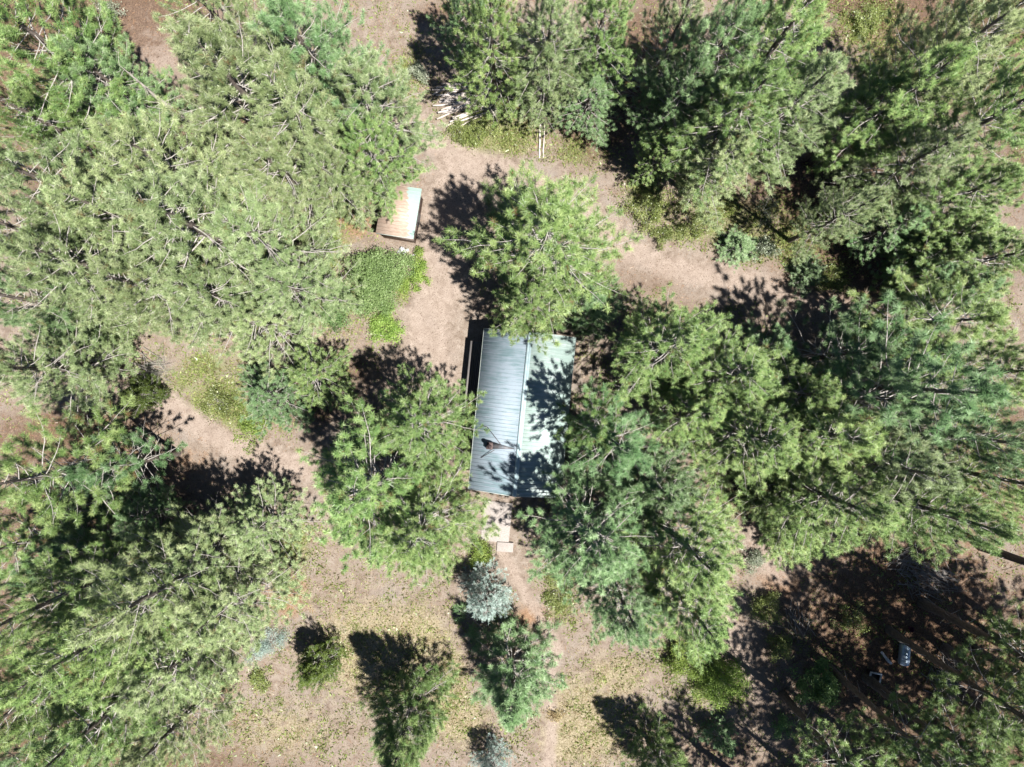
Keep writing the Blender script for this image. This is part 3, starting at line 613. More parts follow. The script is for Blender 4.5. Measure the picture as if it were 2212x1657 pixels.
SH = [
 ('leafy_shrub', 815, 600, 2.0, 3.3, 'leaf', 24000, 'large round green bush below the rusty roofed shed', dict(ry=2.3)),
 ('leafy_shrub', 735, 655, 1.5, 2.2, 'leaf', 7000, 'pale green bush left of the large round bush', dict(ry=1.9)),
 ('leafy_shrub', 906, 588, .65, 1.0, 'leafyellow', 2600, 'small bright green bush right of the large round bush, in the yard', dict(ry=1.1)),
 ('leafy_shrub', 872, 612, .4, .5, 'leafyellow', 900, 'small yellow plant squeezed between the large round bush and the small bright one', dict(ry=.7)),
 ('leafy_shrub', 838, 704, 1.15, 1.1, 'leafyellow', 4200, 'bright green bush at the left side of the yard below the large round bush', {}),
 ('leafy_shrub', 700, 515, 1.1, .6, 'leafyellow', 2600, 'low yellow green bush left of the rusty roofed shed', dict(ry=1.4, open_=.1)),
 ('leafy_shrub', 205, 720, 3.0, 4.2, 'leaf', 19000, 'ivy green leafy thicket among the pines at the left edge', dict(ry=2.5, leaf=.075)),
 ('leafy_shrub', 80, 255, 1.6, 5, 'leaf', 5000, 'leafy green bush in the dark gap near the left edge', dict(leaf=.07)),
 ('leafy_shrub', 1560, 1475, 1.9, 2.2, 'leafyellow', 9000, 'yellow green bush right of the lower clearing, beside the dirt strip', dict(open_=.2)),
 ('leafy_shrub', 1480, 1430, 1.5, 1.8, 'leafyellow', 5600, 'yellow green bush tucked under the green pine right of the lower clearing', {}),
 ('leafy_shrub', 1770, 1480, 1.5, 3.2, 'leaf', 6000, 'pale leafed shrub lit against deep shade left of the metal tank', dict(leaf=.08)),
 ('leafy_shrub', 1655, 1320, 1.1, 1.5, 'weed', 2800, 'thin olive bush right of the pale green pine, below the small dirt patch', {}),
 ('leafy_shrub', 1685, 1395, 1.0, 1.3, 'weed', 2500, 'thin bush beside the dirt strip, below the olive bush', {}),
 ('leafy_shrub', 1690, 1570, .8, 1.0, 'leaf', 1500, 'small green bush near the bottom edge, right of the lower clearing shade', {}),
 ('leafy_shrub', 1625, 1210, .9, 1.0, 'sage', 1500, 'grey green bush at the upper left of the small dirt patch', {}),
 ('leafy_shrub', 1040, 1197, .9, 1.2, 'leafyellow', 2600, 'low bright bush between the cabin corner pine and the concrete step', {}),
 ('leafy_shrub', 1205, 1270, 1.0, .5, 'weed', 1800, 'low green plants along the right side of the footpath', dict(ry=2.2, open_=.1)),
 ('sagebrush', 578, 1392, 1.7, .9, 'spruce', 4200, 'blue grey sage strip lying diagonally at the left rim of the lower clearing', dict(ry=.65, rz=.62, leaf=.035)),
 ('sagebrush', 560, 1470, .8, .6, 'weed', 1500, 'small twiggy green bush left of the juniper', {}),
 ('sagebrush', 1035, 145, 1.3, 1.6, 'sage', 3600, 'grey green twiggy bush above the log pile', dict(leaf=.03)),
 ('sagebrush', 1066, 228, .7, .6, 'sage', 2000, 'grey green bush over the right end of the log pile', dict(leaf=.03)),
 ('sagebrush', 1040, 275, 1.3, .5, 'weed', 2300, 'low green bush right below the log pile', {}),
 ('sagebrush', 985, 285, .9, .5, 'weed', 1500, 'small dark green bush at the road bend below the log pile', {}),
 ('sagebrush', 900, 160, .8, 1.0, 'sage', 1600, 'grey green bush left of the log pile', {}),
 ('sagebrush', 1655, 450, 1.3, 1.4, 'sage', 1700, 'whitish bare twigged bush at the tip of the upper right stand', dict(leaf=.025, twig='dead')),
 ('sagebrush', 1400, 460, 1.4, 1.2, 'weed', 3000, 'thin green bush right of the tall round pine above the cabin', {}),
 ('sagebrush', 1440, 515, 1.0, .8, 'weed', 1600, 'olive bush on the upper side of the dirt road', {}),
 ('sagebrush', 1500, 490, 1.3, .9, 'weed', 2200, 'dark olive bush above the dirt road, left of the whitish bush', {}),
 ('sagebrush', 1660, 540, 1.0, .6, 'sage', 1300, 'low grey green bush beside the sprawling low pine', {}),
 ('sagebrush', 1800, 600, 1.2, .6, 'weed', 2000, 'weedy bush at the right end of the dirt road', {}),
 ('sagebrush', 1840, 1340, 1.1, 1.0, 'weed', 1700, 'scrubby bush in dappled light left of the metal tank', {}),
 ('sagebrush', 1880, 40, 1.3, .8, 'weed', 2300, 'straw green bush in the small clearing at the top right', {}),
 ('sagebrush', 240, 25, .9, .8, 'sage', 1500, 'greyish twiggy bush beside the top left dirt patch', {}),
 ('sagebrush', 545, 925, 1.4, .5, 'leafyellow', 2200, 'low yellow green plants at the right of the weedy clearing', dict(open_=.1)),
 ('sagebrush', 470, 870, 1.4, .6, 'weed', 2200, 'low green plants in the middle of the weedy clearing', dict(open_=.1)),
 ('sagebrush', 350, 800, 1.3, .9, 'sage', 1400, 'grey tangle of dead twigs below the ivy green thicket', dict(leaf=.02)),
 ('sagebrush', 1310, 90, 1.0, 1.0, 'leaf', 1500, 'dark leafy bush in the shade at the top middle', {}),
 ('sagebrush', 1345, 115, .6, .6, 'leafyellow', 800, 'small yellow green bush beside the slatted wooden pallet', {}),
 ('sagebrush', 905, 545, .35, .6, 'leafyellow', 500, 'tiny green plant at the lower right corner of the shed', {}),
 ('sagebrush', 1200, 1545, .5, .3, 'straw', 700, 'dry straw tuft beside the footpath near the bottom', {}),
]
for i_, (nm, u, v, Rr, Hh, mt, n_, lab, kw) in enumerate(SH):
    shrub(nm, u, v, Rr, Hh, mt, n_, lab, seed=i_, cat='shrub', **kw)

# ------------------------------------------------------------------ dead wood
def dead_tree(name, pts, r0, label, cat, seed, nb=14, bl=1.2, mat='dead', sub=3, up=.3):
    rs = np.random.default_rng(seed); P = np.array(pts, float); o = P[0].copy(); P = P - o
    t = empty(name, o)
    n = len(P); k = np.linspace(0, 1, 4 * n); Q = np.stack([np.interp(k, np.linspace(0, 1, n), P[:, i]) for i in range(3)], -1)
    Q += rs.normal(0, .02, Q.shape)
    V, F = tubes([(Q, r0 * (1 - k) ** .7 + .01)], 7); link('trunk', mesh_np('trunk', V, F, M[mat], smooth=True), t)
    lines = []
    T = nrm(Q[-1] - Q[0])
    for _ in range(nb):
        f = rs.uniform(.25, 1); c = np.array([np.interp(f, k, Q[:, i]) for i in range(3)])
        d = nrm(T * .6 + rs.normal(0, .8, 3) + [0, 0, up]); L = bl * rs.uniform(.4, 1.1) * (1.2 - f * .6)
        e1 = c + d * L * .5; e2 = e1 + nrm(d + rs.normal(0, .35, 3)) * L * .5
        lines.append((np.array([c, e1, e2]), [.35 * r0 * (1 - f) + .014, .011, .005]))
        for _ in range(sub):
            g = rs.uniform(.2, 1); c2 = c + (e2 - c) * g; d2 = nrm(d + rs.normal(0, .7, 3)); l2 = L * rs.uniform(.2, .5)
            lines.append((np.array([c2, c2 + d2 * l2]), [.008, .004]))
    V, F = tubes(lines, 4); link('branches', mesh_np('branches', V, F, M[mat], smooth=True), t)
    return tag(t, label, cat)
b = at(506, 346); dead_tree('dead_snag', [b, b + [.1, 0, 8], b + [.0, .1, 15.6]], .22, 'bare broken pinkish snag top poking out of the upper left stand', 'dead tree', 1, 40, 1.6)
b = at(605, 185); dead_tree('dead_snag', [b, b + [.2, 0, 9], b + [-.3, .2, 19]], .24, 'forked pale snag at the top edge in the upper left stand', 'dead tree', 2, 30, 2.0)
def along(*q): return [at(u, v, z) for u, v, z in q]
dead_tree('bare_sapling', along((1465, 260, .1), (1456, 225, 1.5), (1455, 180, 3), (1448, 160, 3.6)), .06, 'bare leaning sapling with pale twigs at the top middle', 'dead tree', 3, 40, 1.0, sub=6)
dead_tree('bare_sapling', along((1072, 190, .2), (1045, 150, 1.8), (1010, 125, 2.6), (1000, 108, 3)), .05, 'bare pale sapling bending over the grey green bush above the log pile', 'dead tree', 4, 16, .9)
dead_tree('bare_sapling', along((1075, 265, .1), (1068, 245, .9), (1050, 225, 1.3)), .045, 'short curved pale sapling at the right end of the log pile', 'dead tree', 5, 16, .8)
dead_tree('fallen_branch', along((1672, 1198, .08), (1684, 1192, .12), (1698, 1188, .1)), .045, 'dark edged fallen branch on the small dirt patch', 'branch', 6, 2, .3, up=0)
dead_tree('fallen_branch', along((1692, 1196, .06), (1694, 1218, .12), (1698, 1236, .06)), .03, 'thin pale fallen branch standing upright in the picture on the small dirt patch', 'branch', 7, 3, .3, up=0)
dead_tree('fallen_log', along((855, 730, .1), (790, 720, .12)), .06, 'thin fallen stick by the bright bush at the left of the yard', 'branch', 8, 2, .3, up=0)
dead_tree('fallen_log', along((745, 215, .1), (770, 250, .15)), .05, 'fallen grey stick left of the road bend', 'branch', 9, 2, .3, up=0)
def slash(u, v, ru, rv, n, ang, label, seed, mat='deadgrey'):
    rs = np.random.default_rng(seed); o = at(u, v); t = empty('slash_pile', o); lines = []
    for _ in range(n):
        x, y = rs.normal(0, ru / 2), rs.normal(0, rv / 2); a = ang + rs.normal(0, .5); L = rs.uniform(.6, 2.4); z = .05 + rs.random() * .5 * math.exp(-(x / ru) ** 2 - (y / rv) ** 2)
        d = np.array([math.cos(a), math.sin(a), rs.normal(0, .12)])
        c = np.array([x, y, z]); m = c + rs.normal(0, .06, 3)
        lines.append((np.array([c - d * L / 2, m, c + d * L / 2]), [.028 * rs.uniform(.5, 1.3), .02, .007]))
        for _ in range(3):
            q = c + d * L * rs.uniform(-.2, .5); e = nrm(d + rs.normal(0, .5, 3)) * rs.uniform(.2, .7); lines.append((np.array([q, q + e]), [.01, .004]))
    V, F = tubes(lines, 4); link('sticks', mesh_np('sticks', V, F, M[mat], smooth=True), t)
    return tag(t, label, 'brush pile')
slash(2005, 1250, 2.3, 1.4, 95, -.6, 'grey brush pile of cut branches in the shade below the right stand', 21)
slash(2045, 1470, 1.0, 2.0, 85, -1.0, 'grey brush pile of cut branches right of the metal tank', 22)
slash(1350, 190, 1.5, 1.0, 26, -.5, 'loose bare branches below the slatted wooden pallet', 23)
slash(1725, 1345, .9, .8, 22, -1.2, 'small heap of bare twigs in dappled light at the lower right', 24)
slash(1950, 1210, 1.0, .9, 30, .3, 'small tangle of bluish dead twigs under the right stand', 25)
slash(320, 800, 1.3, 1.0, 40, -.3, 'grey dead branches beside the ivy green thicket', 26)

# ------------------------------------------------------------------ log pile
s = N('weathered_board'); v_ = s.mapped((1.2, 14, 14)); f_ = s.noise(2.5, 4, .6, v_)
oi = s.n("ShaderNodeObjectInfo")
cb_ = s.mix(oi.outputs["Random"], s.ramp(f_, [(0.3, (0.44, 0.40, 0.39)), (0.7, (0.72, 0.67, 0.66))]), s.ramp(f_, [(0.3, (0.44, 0.36, 0.30)), (0.7, (0.64, 0.56, 0.50))]))
M['board'] = s.bsdf(cb_, .85, 0, f_, .5, .01)
rs = np.random.default_rng(5)
def logmesh(seed, L, r):
    q = np.random.default_rng(seed); n = 7; x = np.linspace(-L / 2, L / 2, n)
    P = np.stack([x, q.normal(0, .015, n), q.normal(0, .01, n)], -1); m = MB(); m.tube(P, r * (1 - .25 * np.linspace(0, 1, n)), 8); 
    return mesh_np('log', np.concatenate(m.V), [np.concatenate(m.F4), np.concatenate(m.F3)], M['board'])
LM = [logmesh(30 + q, 2.6 + .25 * q, .06 + .008 * (q % 3)) for q in range(5)]
k_ = 0
for layer, cnt in ((0, 15), (1, 11), (2, 6)):
    for j in range(cnt):
        f = (j + .5) / cnt - .5
        o = link('log', LM[k_ % 5]); c = at(1002 + rs.uniform(-26, 26), 221, 0)
        o.location = (c[0] + f * -.3, c[1] + f * (2.9 - .45 * layer), .07 + .12 * layer + rs.uniform(0, .03))
        o.rotation_euler = (rs.uniform(0, 6), rs.uniform(-.03, .03), .10 + rs.normal(0, .09) + (.0 if j > 3 else .25))
        tag(o, 'pale weathered log lying in the pile at the road bend', 'log', 'logs of the pile in the upper clearing'); k_ += 1
def lying(name, u, v, L, r, a, label, cat='log', mat='board', group=None):
    m = MB(); n = 6; x = np.linspace(-L / 2, L / 2, n); q = np.random.default_rng(int(u * 7 + v))
    m.tube(np.stack([x, q.normal(0, .02, n), q.normal(0, .01, n)], -1), r, 8)
    o = m.build(name, M[mat]); o.location = at(u, v) + [0, 0, r * .8]; o.rotation_euler = (0, 0, a)
    return tag(o, label, cat, group)
lying('log', 955, 195, 1.6, .07, .45, 'short log lying apart at the upper left of the log pile')
lying('log', 975, 183, 1.5, .06, -.05, 'single log resting above the log pile')
lying('log', 1175, 300, 2.9, .05, 1.53, 'right hand pale pole lying in the weeds above the round pine')
lying('log', 1166, 298, 3.1, .06, 1.56, 'left hand pale pole lying in the weeds above the round pine')
lying('log', 1166, 268, 1.0, .05, 1.5, 'short grey pole at the upper end of the two pale poles')

# ------------------------------------------------------------------ roofs and walls
def metal_roof_mat(name, green, worn, amount, stretch):
    s = N(name); v = s.mapped(stretch); a = s.noise(1.3, 5, .65, v); b = s.noise(.45, 3, .6, s.obj()); c = s.noise(14, 3, .6, s.obj())
    f = s.math('ADD', s.math('MULTIPLY', a, .6), s.math('MULTIPLY', b, .5))
    k = s.ramp(f, [(amount - .08, (0, 0, 0)), (amount + .1, (1, 1, 1))])
    g = s.mix(c, tuple(x * .85 for x in green), tuple(min(1, x * 1.12) for x in green))
    col = s.mix(k, g, worn)
    sp = s.noise(11, 5, .8, s.obj()); col = s.mix(s.ramp(sp, [(.60, (0, 0, 0)), (.68, (.75, .75, .75))]), col, (.20, .14, .09))
    return s, col, c
s, col, c = metal_roof_mat('cabin_roof_metal_shaded', (0.13, 0.20, 0.22), (0.24, 0.29, 0.34), .50, (.5, 5.5, 1))
M['roofL'] = s.bsdf(col, .6, 0.0, c, .08, .01, .3)  # darker copy: shade of the left slope painted into its base colour
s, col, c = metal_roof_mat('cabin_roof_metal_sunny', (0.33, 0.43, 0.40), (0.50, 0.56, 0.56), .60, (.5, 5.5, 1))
M['roofR'] = s.bsdf(col, .6, 0.0, c, .08, .01, .3)  # lighter copy: sun on the right slope painted into its base colour
s = N('ridge_cap_metal'); M['cap'] = s.bsdf(s.ramp(s.noise(3, 3, .6, s.obj()), [(0.3, (0.28, 0.38, 0.42)), (0.7, (0.42, 0.52, 0.54))]), .4, 0)
s = N('wall_boards'); v = s.mapped((1, 1, 9)); f = s.noise(2, 4, .6, v)
M['wall'] = s.bsdf(s.ramp(f, [(0.3, (0.15, 0.10, 0.08)), (0.7, (0.27, 0.19, 0.15))]), .85, 0, f, .3, .01)
s = N('shed_boards'); v = s.mapped((7, 7, 1)); f = s.noise(2, 4, .6, v)
M['shedwall'] = s.bsdf(s.ramp(f, [(0.3, (0.26, 0.19, 0.17)), (0.7, (0.42, 0.33, 0.30))]), .85, 0, f, .3, .01)
s = N('fascia_paint'); M['fascia'] = s.bsdf(s.ramp(s.noise(4, 3, .6, s.obj()), [(0.3, (0.40, 0.45, 0.42)), (0.7, (0.6, 0.64, 0.6))]), .6)
s = N('grey_deck_boards'); f = s.noise(3, 4, .6, s.mapped((14, 1, 1))); M['deck'] = s.bsdf(s.ramp(f, [(0.3, (0.10, 0.09, 0.09)), (0.7, (0.19, 0.175, 0.17))]), .85, 0, f, .3, .01)
s = N('window_glass'); M['glass'] = s.bsdf((0.04, 0.05, 0.06), .08, 0, spec=.6)
s = N('stove_pipe_black'); M['black'] = s.bsdf(s.ramp(s.noise(9, 3, .6, s.obj()), [(0.3, (0.03, 0.022, 0.025)), (0.7, (0.09, 0.06, 0.055))]), .55, .3)
s = N('rusty_flashing'); M['rustmetal'] = s.bsdf(s.ramp(s.noise(5, 4, .7, s.obj()), [(0.3, (0.10, 0.08, 0.08)), (0.55, (0.14, 0.145, 0.16)), (.75, (.15, .20, .25))]), .55, .2)
s = N('pale_concrete'); f = s.noise(12, 4, .6, s.obj()); M['concrete'] = s.bsdf(s.ramp(f, [(0.3, (0.25, 0.22, 0.20)), (0.7, (0.40, 0.36, 0.34))]), .9, 0, f, .3, .01)

# cabin: local x across the ridge, local y along it
cab = empty('cabin', (at(1128, 893, 3.6)[0], at(1128, 893, 3.6)[1], 0), R_(-5.6))
tag(cab, 'cabin with a green metal gable roof in the middle of the picture', 'cabin')
W2, L2, ZE, ZR = 3.28, 5.72, 3.35, 4.75
m = MB()
def wallbox(m, x0, x1, y0, y1, z0, z1): m.box(x0, x1, y0, y1, z0, z1)
wx, wy = W2 - .45, L2 - .5
mm = MB(); wallbox(mm, -wx, -wx + .16, -wy, wy, -.1, ZE - .02); mm.build('wall', M['wall'], cab)
mm = MB(); wallbox(mm, wx - .16, wx, -wy, wy, -.1, ZE - .02); mm.build('wall', M['wall'], cab)
zg = ZE + (ZR - ZE) * .45 / W2
for sg in (-1, 1):
    y0, y1 = (sg * wy, sg * (wy - .16)); ya, yb = min(y0, y1), max(y0, y1)
    V = []
    for y in (ya, yb): V += [[-wx + .165, y, -.1], [wx - .165, y, -.1], [wx - .165, y, zg - .1], [0, y, ZR - .12], [-wx + .165, y, zg - .1]]
    me = MB(); me.add(V, [[0, 1, 6, 5], [1, 2, 7, 6], [2, 3, 8, 7], [3, 4, 9, 8], [4, 0, 5, 9], [0, 4, 3, 1], [5, 6, 8, 9]], [[1, 3, 2], [6, 7, 8]])
    me.build('gable_wall', M['wall'], cab)
def roof_slope(sg, mat, W2, L2, ZE, ZR, parent, name='roof', rib=.27, rh=.035, th=.035):
    m = MB()
    def P(x, y, dz): return [sg * x, y, ZR + (ZE - ZR) * (x / W2) + dz]
    q = [P(.0, -L2, 0), P(W2, -L2, 0), P(W2, L2, 0), P(.0, L2, 0)]
    top = [[a, b_, c_ + th] for a, b_, c_ in q]
    if sg < 0: q = q[::-1]; top = top[::-1]
    m.hexa(np.array(q + top))
    n = int(2 * L2 / rib)
    for i in range(n + 1):
        y = -L2 + .03 + i * (2 * L2 - .06) / n; hw = .022
        qq = [P(.02, y - hw, th - .002), P(W2 - .004, y - hw, th - .002), P(W2 - .004, y + hw, th - .002), P(.02, y + hw, th - .002)]
        tt = [P(.02, y - hw * .5, th + rh), P(W2 - .004, y - hw * .5, th + rh), P(W2 - .004, y + hw * .5, th + rh), P(.02, y + hw * .5, th + rh)]
        if sg < 0: qq = qq[::-1]; tt = tt[::-1]
        m.hexa(np.array(qq + tt))
    return m.build(name, mat, parent)
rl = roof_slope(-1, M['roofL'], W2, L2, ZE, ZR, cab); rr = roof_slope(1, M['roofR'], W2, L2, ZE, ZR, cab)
sl = (ZR - ZE) / W2
m = MB(); cz = ZR + .075
m.hexa(np.array([[-.17, -L2 - .02, cz - .17 * sl], [0, -L2 - .02, cz], [0, L2 + .02, cz], [-.17, L2 + .02, cz - .17 * sl], [-.17, -L2 - .02, cz - .17 * sl + .012], [0, -L2 - .02, cz + .012], [0, L2 + .02, cz + .012], [-.17, L2 + .02, cz - .17 * sl + .012]]))
m.hexa(np.array([[0, -L2 - .02, cz], [.17, -L2 - .02, cz - .17 * sl], [.17, L2 + .02, cz - .17 * sl], [0, L2 + .02, cz], [0, -L2 - .02, cz + .012], [.17, -L2 - .02, cz - .17 * sl + .012], [.17, L2 + .02, cz - .17 * sl + .012], [0, L2 + .02, cz + .012]]))
m.build('ridge_cap', M['cap'], cab)
for sg in (-1, 1):      # barge boards and gutters
    for ye in (-L2 - .03, L2 + .005):
        m = MB(); q = [[0, ye, ZR - .16], [sg * W2, ye, ZE - .16], [sg * W2, ye + .025, ZE - .16], [0, ye + .025, ZR - .16]]
        t_ = [[a, b_, c_ + .17] for a, b_, c_ in q]
        if sg < 0: q, t_ = q[::-1], t_[::-1]
        m.hexa(np.array(q + t_)); m.build('barge_board', M['fascia'], cab)
    m = MB(); m.box(min(sg * (W2 + .004), sg * (W2 + .03)), max(sg * (W2 + .004), sg * (W2 + .03)), -L2, L2, ZE - .15, ZE + .03); m.build('fascia_board', M['fascia'], cab)
# windows and door
def window(parent, axis, pos, c, z, wd=1.0, hh=.9, sg=1, kind='window'):
    m = MB(); gl = MB(); d0, d1 = pos, pos + sg * .03
    def bx_(mb, a0, a1, z0, z1, e0, e1):
        if axis == 'x': mb.box(min(e0, e1), max(e0, e1), a0, a1, z0, z1)
        else: mb.box(a0, a1, min(e0, e1), max(e0, e1), z0, z1)
    f = .07
    bx_(m, c - wd / 2, c + wd / 2, z, z + f, d0, d1); bx_(m, c - wd / 2, c + wd / 2, z + hh - f, z + hh, d0, d1)
    bx_(m, c - wd / 2, c - wd / 2 + f, z + f, z + hh - f, d0, d1); bx_(m, c + wd / 2 - f, c + wd / 2, z + f, z + hh - f, d0, d1)
    if kind == 'window': bx_(m, c - .02, c + .02, z + f, z + hh - f, d0, d1)
    fr = m.build(kind, M['fascia'], parent)
    if kind == 'window': bx_(gl, c - wd / 2 + f, c + wd / 2 - f, z + f, z + hh - f, pos, pos + sg * .012); gl.build('pane', M['glass'], fr)
    else: bx_(gl, c - wd / 2 + f, c + wd / 2 - f, z + f, z + hh - f, pos, pos + sg * .02); gl.build('door_leaf', M['deck'], fr)
window(cab, 'x', wx + .002, 2.2, 1.1); window(cab, 'x', wx + .002, -2.0, 1.1); window(cab, 'x', -wx - .002, 2.6, 1.1, sg=-1)
window(cab, 'x', -wx - .002, -2.6, 1.1, sg=-1); window(cab, 'y', -wy - .002, 1.3, 1.1, sg=-1); window(cab, 'y', -wy - .002, -.6, .05, .95, 2.05, sg=-1, kind='door')
window(cab, 'y', wy + .002, 0, 1.1, 1.2)
# chimney with its cricket, a brace and rods for the flue's shadow, left slope
def rz_(x): return ZR - abs(x) * sl
cx_, cy_ = -2.05, -2.45
m = MB(); m.box(cx_ - .22, cx_ + .22, cy_ - .25, cy_ + .25, rz_(cx_) - .25, rz_(cx_) + .5)
ch = m.build('chimney', M['black'], cab, bevel=.015)
m = MB(); m.tube([[cx_, cy_, rz_(cx_) + .5], [cx_, cy_, rz_(cx_) + .95]], .09, 14); m.build('flue_pipe', M['black'], ch, smooth=False)
m = MB(); m.tube([[cx_, cy_, rz_(cx_) + 1.0], [cx_, cy_, rz_(cx_) + 1.03], [cx_, cy_, rz_(cx_) + 1.1]], [.16, .15, .02], 14)
for a in (0, 2.1, 4.2): m.tube([[cx_ + .1 * math.cos(a), cy_ + .1 * math.sin(a), rz_(cx_) + .85], [cx_ + .1 * math.cos(a), cy_ + .1 * math.sin(a), rz_(cx_) + 1.02]], .008, 4)
m.build('flue_cap', M['black'], ch)
m = MB(); zc = rz_(cx_ + .22) + .33
m.add([[cx_ + .225, cy_ + .27, rz_(cx_ + .225) + .075], [cx_ + .225, cy_ - .22, rz_(cx_ + .225) + .075], [cx_ + .225, cy_ + .0, zc + .1], [-.2, cy_ - .02, rz_(.2) + .085],
       [cx_ + .225, cy_ + .27, rz_(cx_ + .225) + .02], [cx_ + .225, cy_ - .22, rz_(cx_ + .225) + .02], [-.2, cy_ - .02, rz_(.2) + .03]],
      [[0, 4, 5, 1], [0, 3, 6, 4], [1, 5, 6, 3]], [[0, 1, 2], [0, 2, 3], [1, 3, 2], [4, 6, 5]])
m.build('cricket', M['rustmetal'], cab)
for (ex, ey) in ((-2.35, cy_ + 1.25), (-2.6, cy_ - .95)):
    m = MB(); m.tube([[cx_ + (.75 if ey > cy_ else .35), cy_ + (.18 if ey > cy_ else -.26), rz_(cx_ + .5) + .22], [ex, ey, rz_(ex) + .09]], .022, 6); m.build('brace_shadow_rod', M['black'], cab)  # upper rod stands in for the flue's shadow; lower one is a brace
m = MB(); m.tube([[-2.35, cy_ + 1.25, rz_(-2.35) + .1], [-2.8, cy_ + 1.33, rz_(-2.8) + .1]], .02, 6); m.build('brace_shadow_rod', M['black'], cab)  # short rod in the shape of the flue cap's shadow
# deck along the left side
m = MB()
for i in range(9): m.box(-W2 - .95 + i * .15, -W2 - .95 + i * .15 + .135, -.6, L2 - .9, .28, .32)
dk = m.build('deck', M['deck'], cab)
m = MB()
for y in (-.6, 1.5, 3.2, L2 - .95): m.box(-W2 - .99, -W2 - .9, y, y + .09, -.1, 1.2)
m.box(-W2 - 1.02, -W2 - .88, -.62, L2 - .83, 1.2, 1.24); m.box(-W2 - .965, -W2 - .925, -.5, L2 - 1, .7, .78)
m.box(-W2 - .87, -W2 + .2, L2 - .95, L2 - .87, 1.16, 1.22)
m.build('deck_rail', M['deck'], cab)

# concrete apron and step below the cabin
m = MB(); m.box(-1.15, 1.0, -1.6, 1.45, -.05, .07, R_(-5.6)); o = m.build('concrete_patio', M['concrete'], loc=at(1075, 1125), bevel=.02); tag(o, 'pale concrete patio at the lower end of the cabin', 'patio')
m = MB(); m.box(-.62, .62, -.36, .36, -.05, .17, R_(-4)); o = m.build('concrete_step', M['concrete'], loc=at(1091, 1181), bevel=.02); tag(o, 'bright square concrete step at the head of the footpath', 'step')

# shed: single pitch roof, rusty with a pale green strip on its right side
s = N('shed_roof_metal'); oc = s.obj(); sx = s.n("ShaderNodeSeparateXYZ"); s.l(oc, sx.inputs[0])
rows = s.noise(1, 2, .5, s.mapped((.15, 5.2, 1))); fine = s.noise(6, 4, .65, s.mapped((.5, 3, 1)))
edge = s.math('ADD', sx.outputs[0], s.math('MULTIPLY', s.math('SUBTRACT', rows, .5), 1.0))
edge = s.math('SUBTRACT', edge, s.math('MULTIPLY', sx.outputs[1], -.16))
k = s.ramp(s.math('ADD', s.math('MULTIPLY', edge, .5), .5), [(.82, (0, 0, 0)), (.87, (1, 1, 1))])
rust = s.ramp(fine, [(0.3, (0.30, 0.21, 0.165)), (0.55, (0.40, 0.31, 0.25)), (0.75, (0.45, 0.39, 0.34))])
gr = s.ramp(fine, [(0.3, (0.30, 0.42, 0.38)), (0.7, (0.38, 0.50, 0.46))])
M['shedroof'] = s.bsdf(s.mix(k, rust, gr), .5, 0, fine, .1, .01)
sh = empty('shed', (at(1196 / 3072 * 2212, 633 / 3072 * 2212, 2.4)[0], at(1196 / 3072 * 2212, 633 / 3072 * 2212, 2.4)[1], 0), R_(-9.6))
tag(sh, 'small wooden shed with a rusty ribbed metal roof, left of the round pine', 'shed')
sw, slh = 1.42, 1.82; zl, zr_ = 2.2, 2.55
m = MB()
def SP(x, y, dz): return [x, y, zl + (zr_ - zl) * (x + sw) / (2 * sw) + dz]
m.hexa(np.array([SP(-sw, -slh, 0), SP(sw, -slh, 0), SP(sw, slh, 0), SP(-sw, slh, 0), SP(-sw, -slh, .03), SP(sw, -slh, .03), SP(sw, slh, .03), SP(-sw, slh, .03)]))
for i in range(15):
    y = -slh + .02 + i * (2 * slh - .04) / 14; hw = .022
    m.hexa(np.array([SP(-sw + .003, y - hw, .028), SP(sw - .003, y - hw, .028), SP(sw - .003, y + hw, .028), SP(-sw + .003, y + hw, .028), SP(-sw + .003, y - .01, .06), SP(sw - .003, y - .01, .06), SP(sw - .003, y + .01, .06), SP(-sw + .003, y + .01, .06)]))
m.build('roof', M['shedroof'], sh)
a_, b_ = sw - .22, slh - .14
for nm, (x0, x1, y0, y1) in {'front': (-a_, a_, -b_, -b_ + .08), 'rear': (-a_, a_, b_ - .08, b_), 'l': (-a_, -a_ + .08, -b_ + .081, b_ - .081), 'r': (a_ - .08, a_, -b_ + .081, b_ - .081)}.items():
    V = np.array([[x0, y0, -.1], [x1, y0, -.1], [x1, y1, -.1], [x0, y1, -.1], SP(x0, y0, -.01), SP(x1, y0, -.01), SP(x1, y1, -.01), SP(x0, y1, -.01)])
    mm = MB(); mm.hexa(V); mm.build('wall', M['shedwall'], sh)
m = MB(); m.box(a_ + .002, a_ + .04, -.5, .45, .05, 1.95); dd = m.build('door', M['deck'], sh, bevel=.005)
m = MB(); m.box(a_ + .042, a_ + .075, .3, .34, .95, 1.1); m.build('handle', M['black'], dd)
m = MB(); m.hexa(np.array([SP(-sw, -slh - .03, -.1), SP(sw, -slh - .03, -.1), SP(sw, -slh - .004, -.1), SP(-sw, -slh - .004, -.1), SP(-sw, -slh - .03, .035), SP(sw, -slh - .03, .035), SP(sw, -slh - .004, .035), SP(-sw, -slh - .004, .035)]))
m.build('fascia_board', M['fascia'], sh)

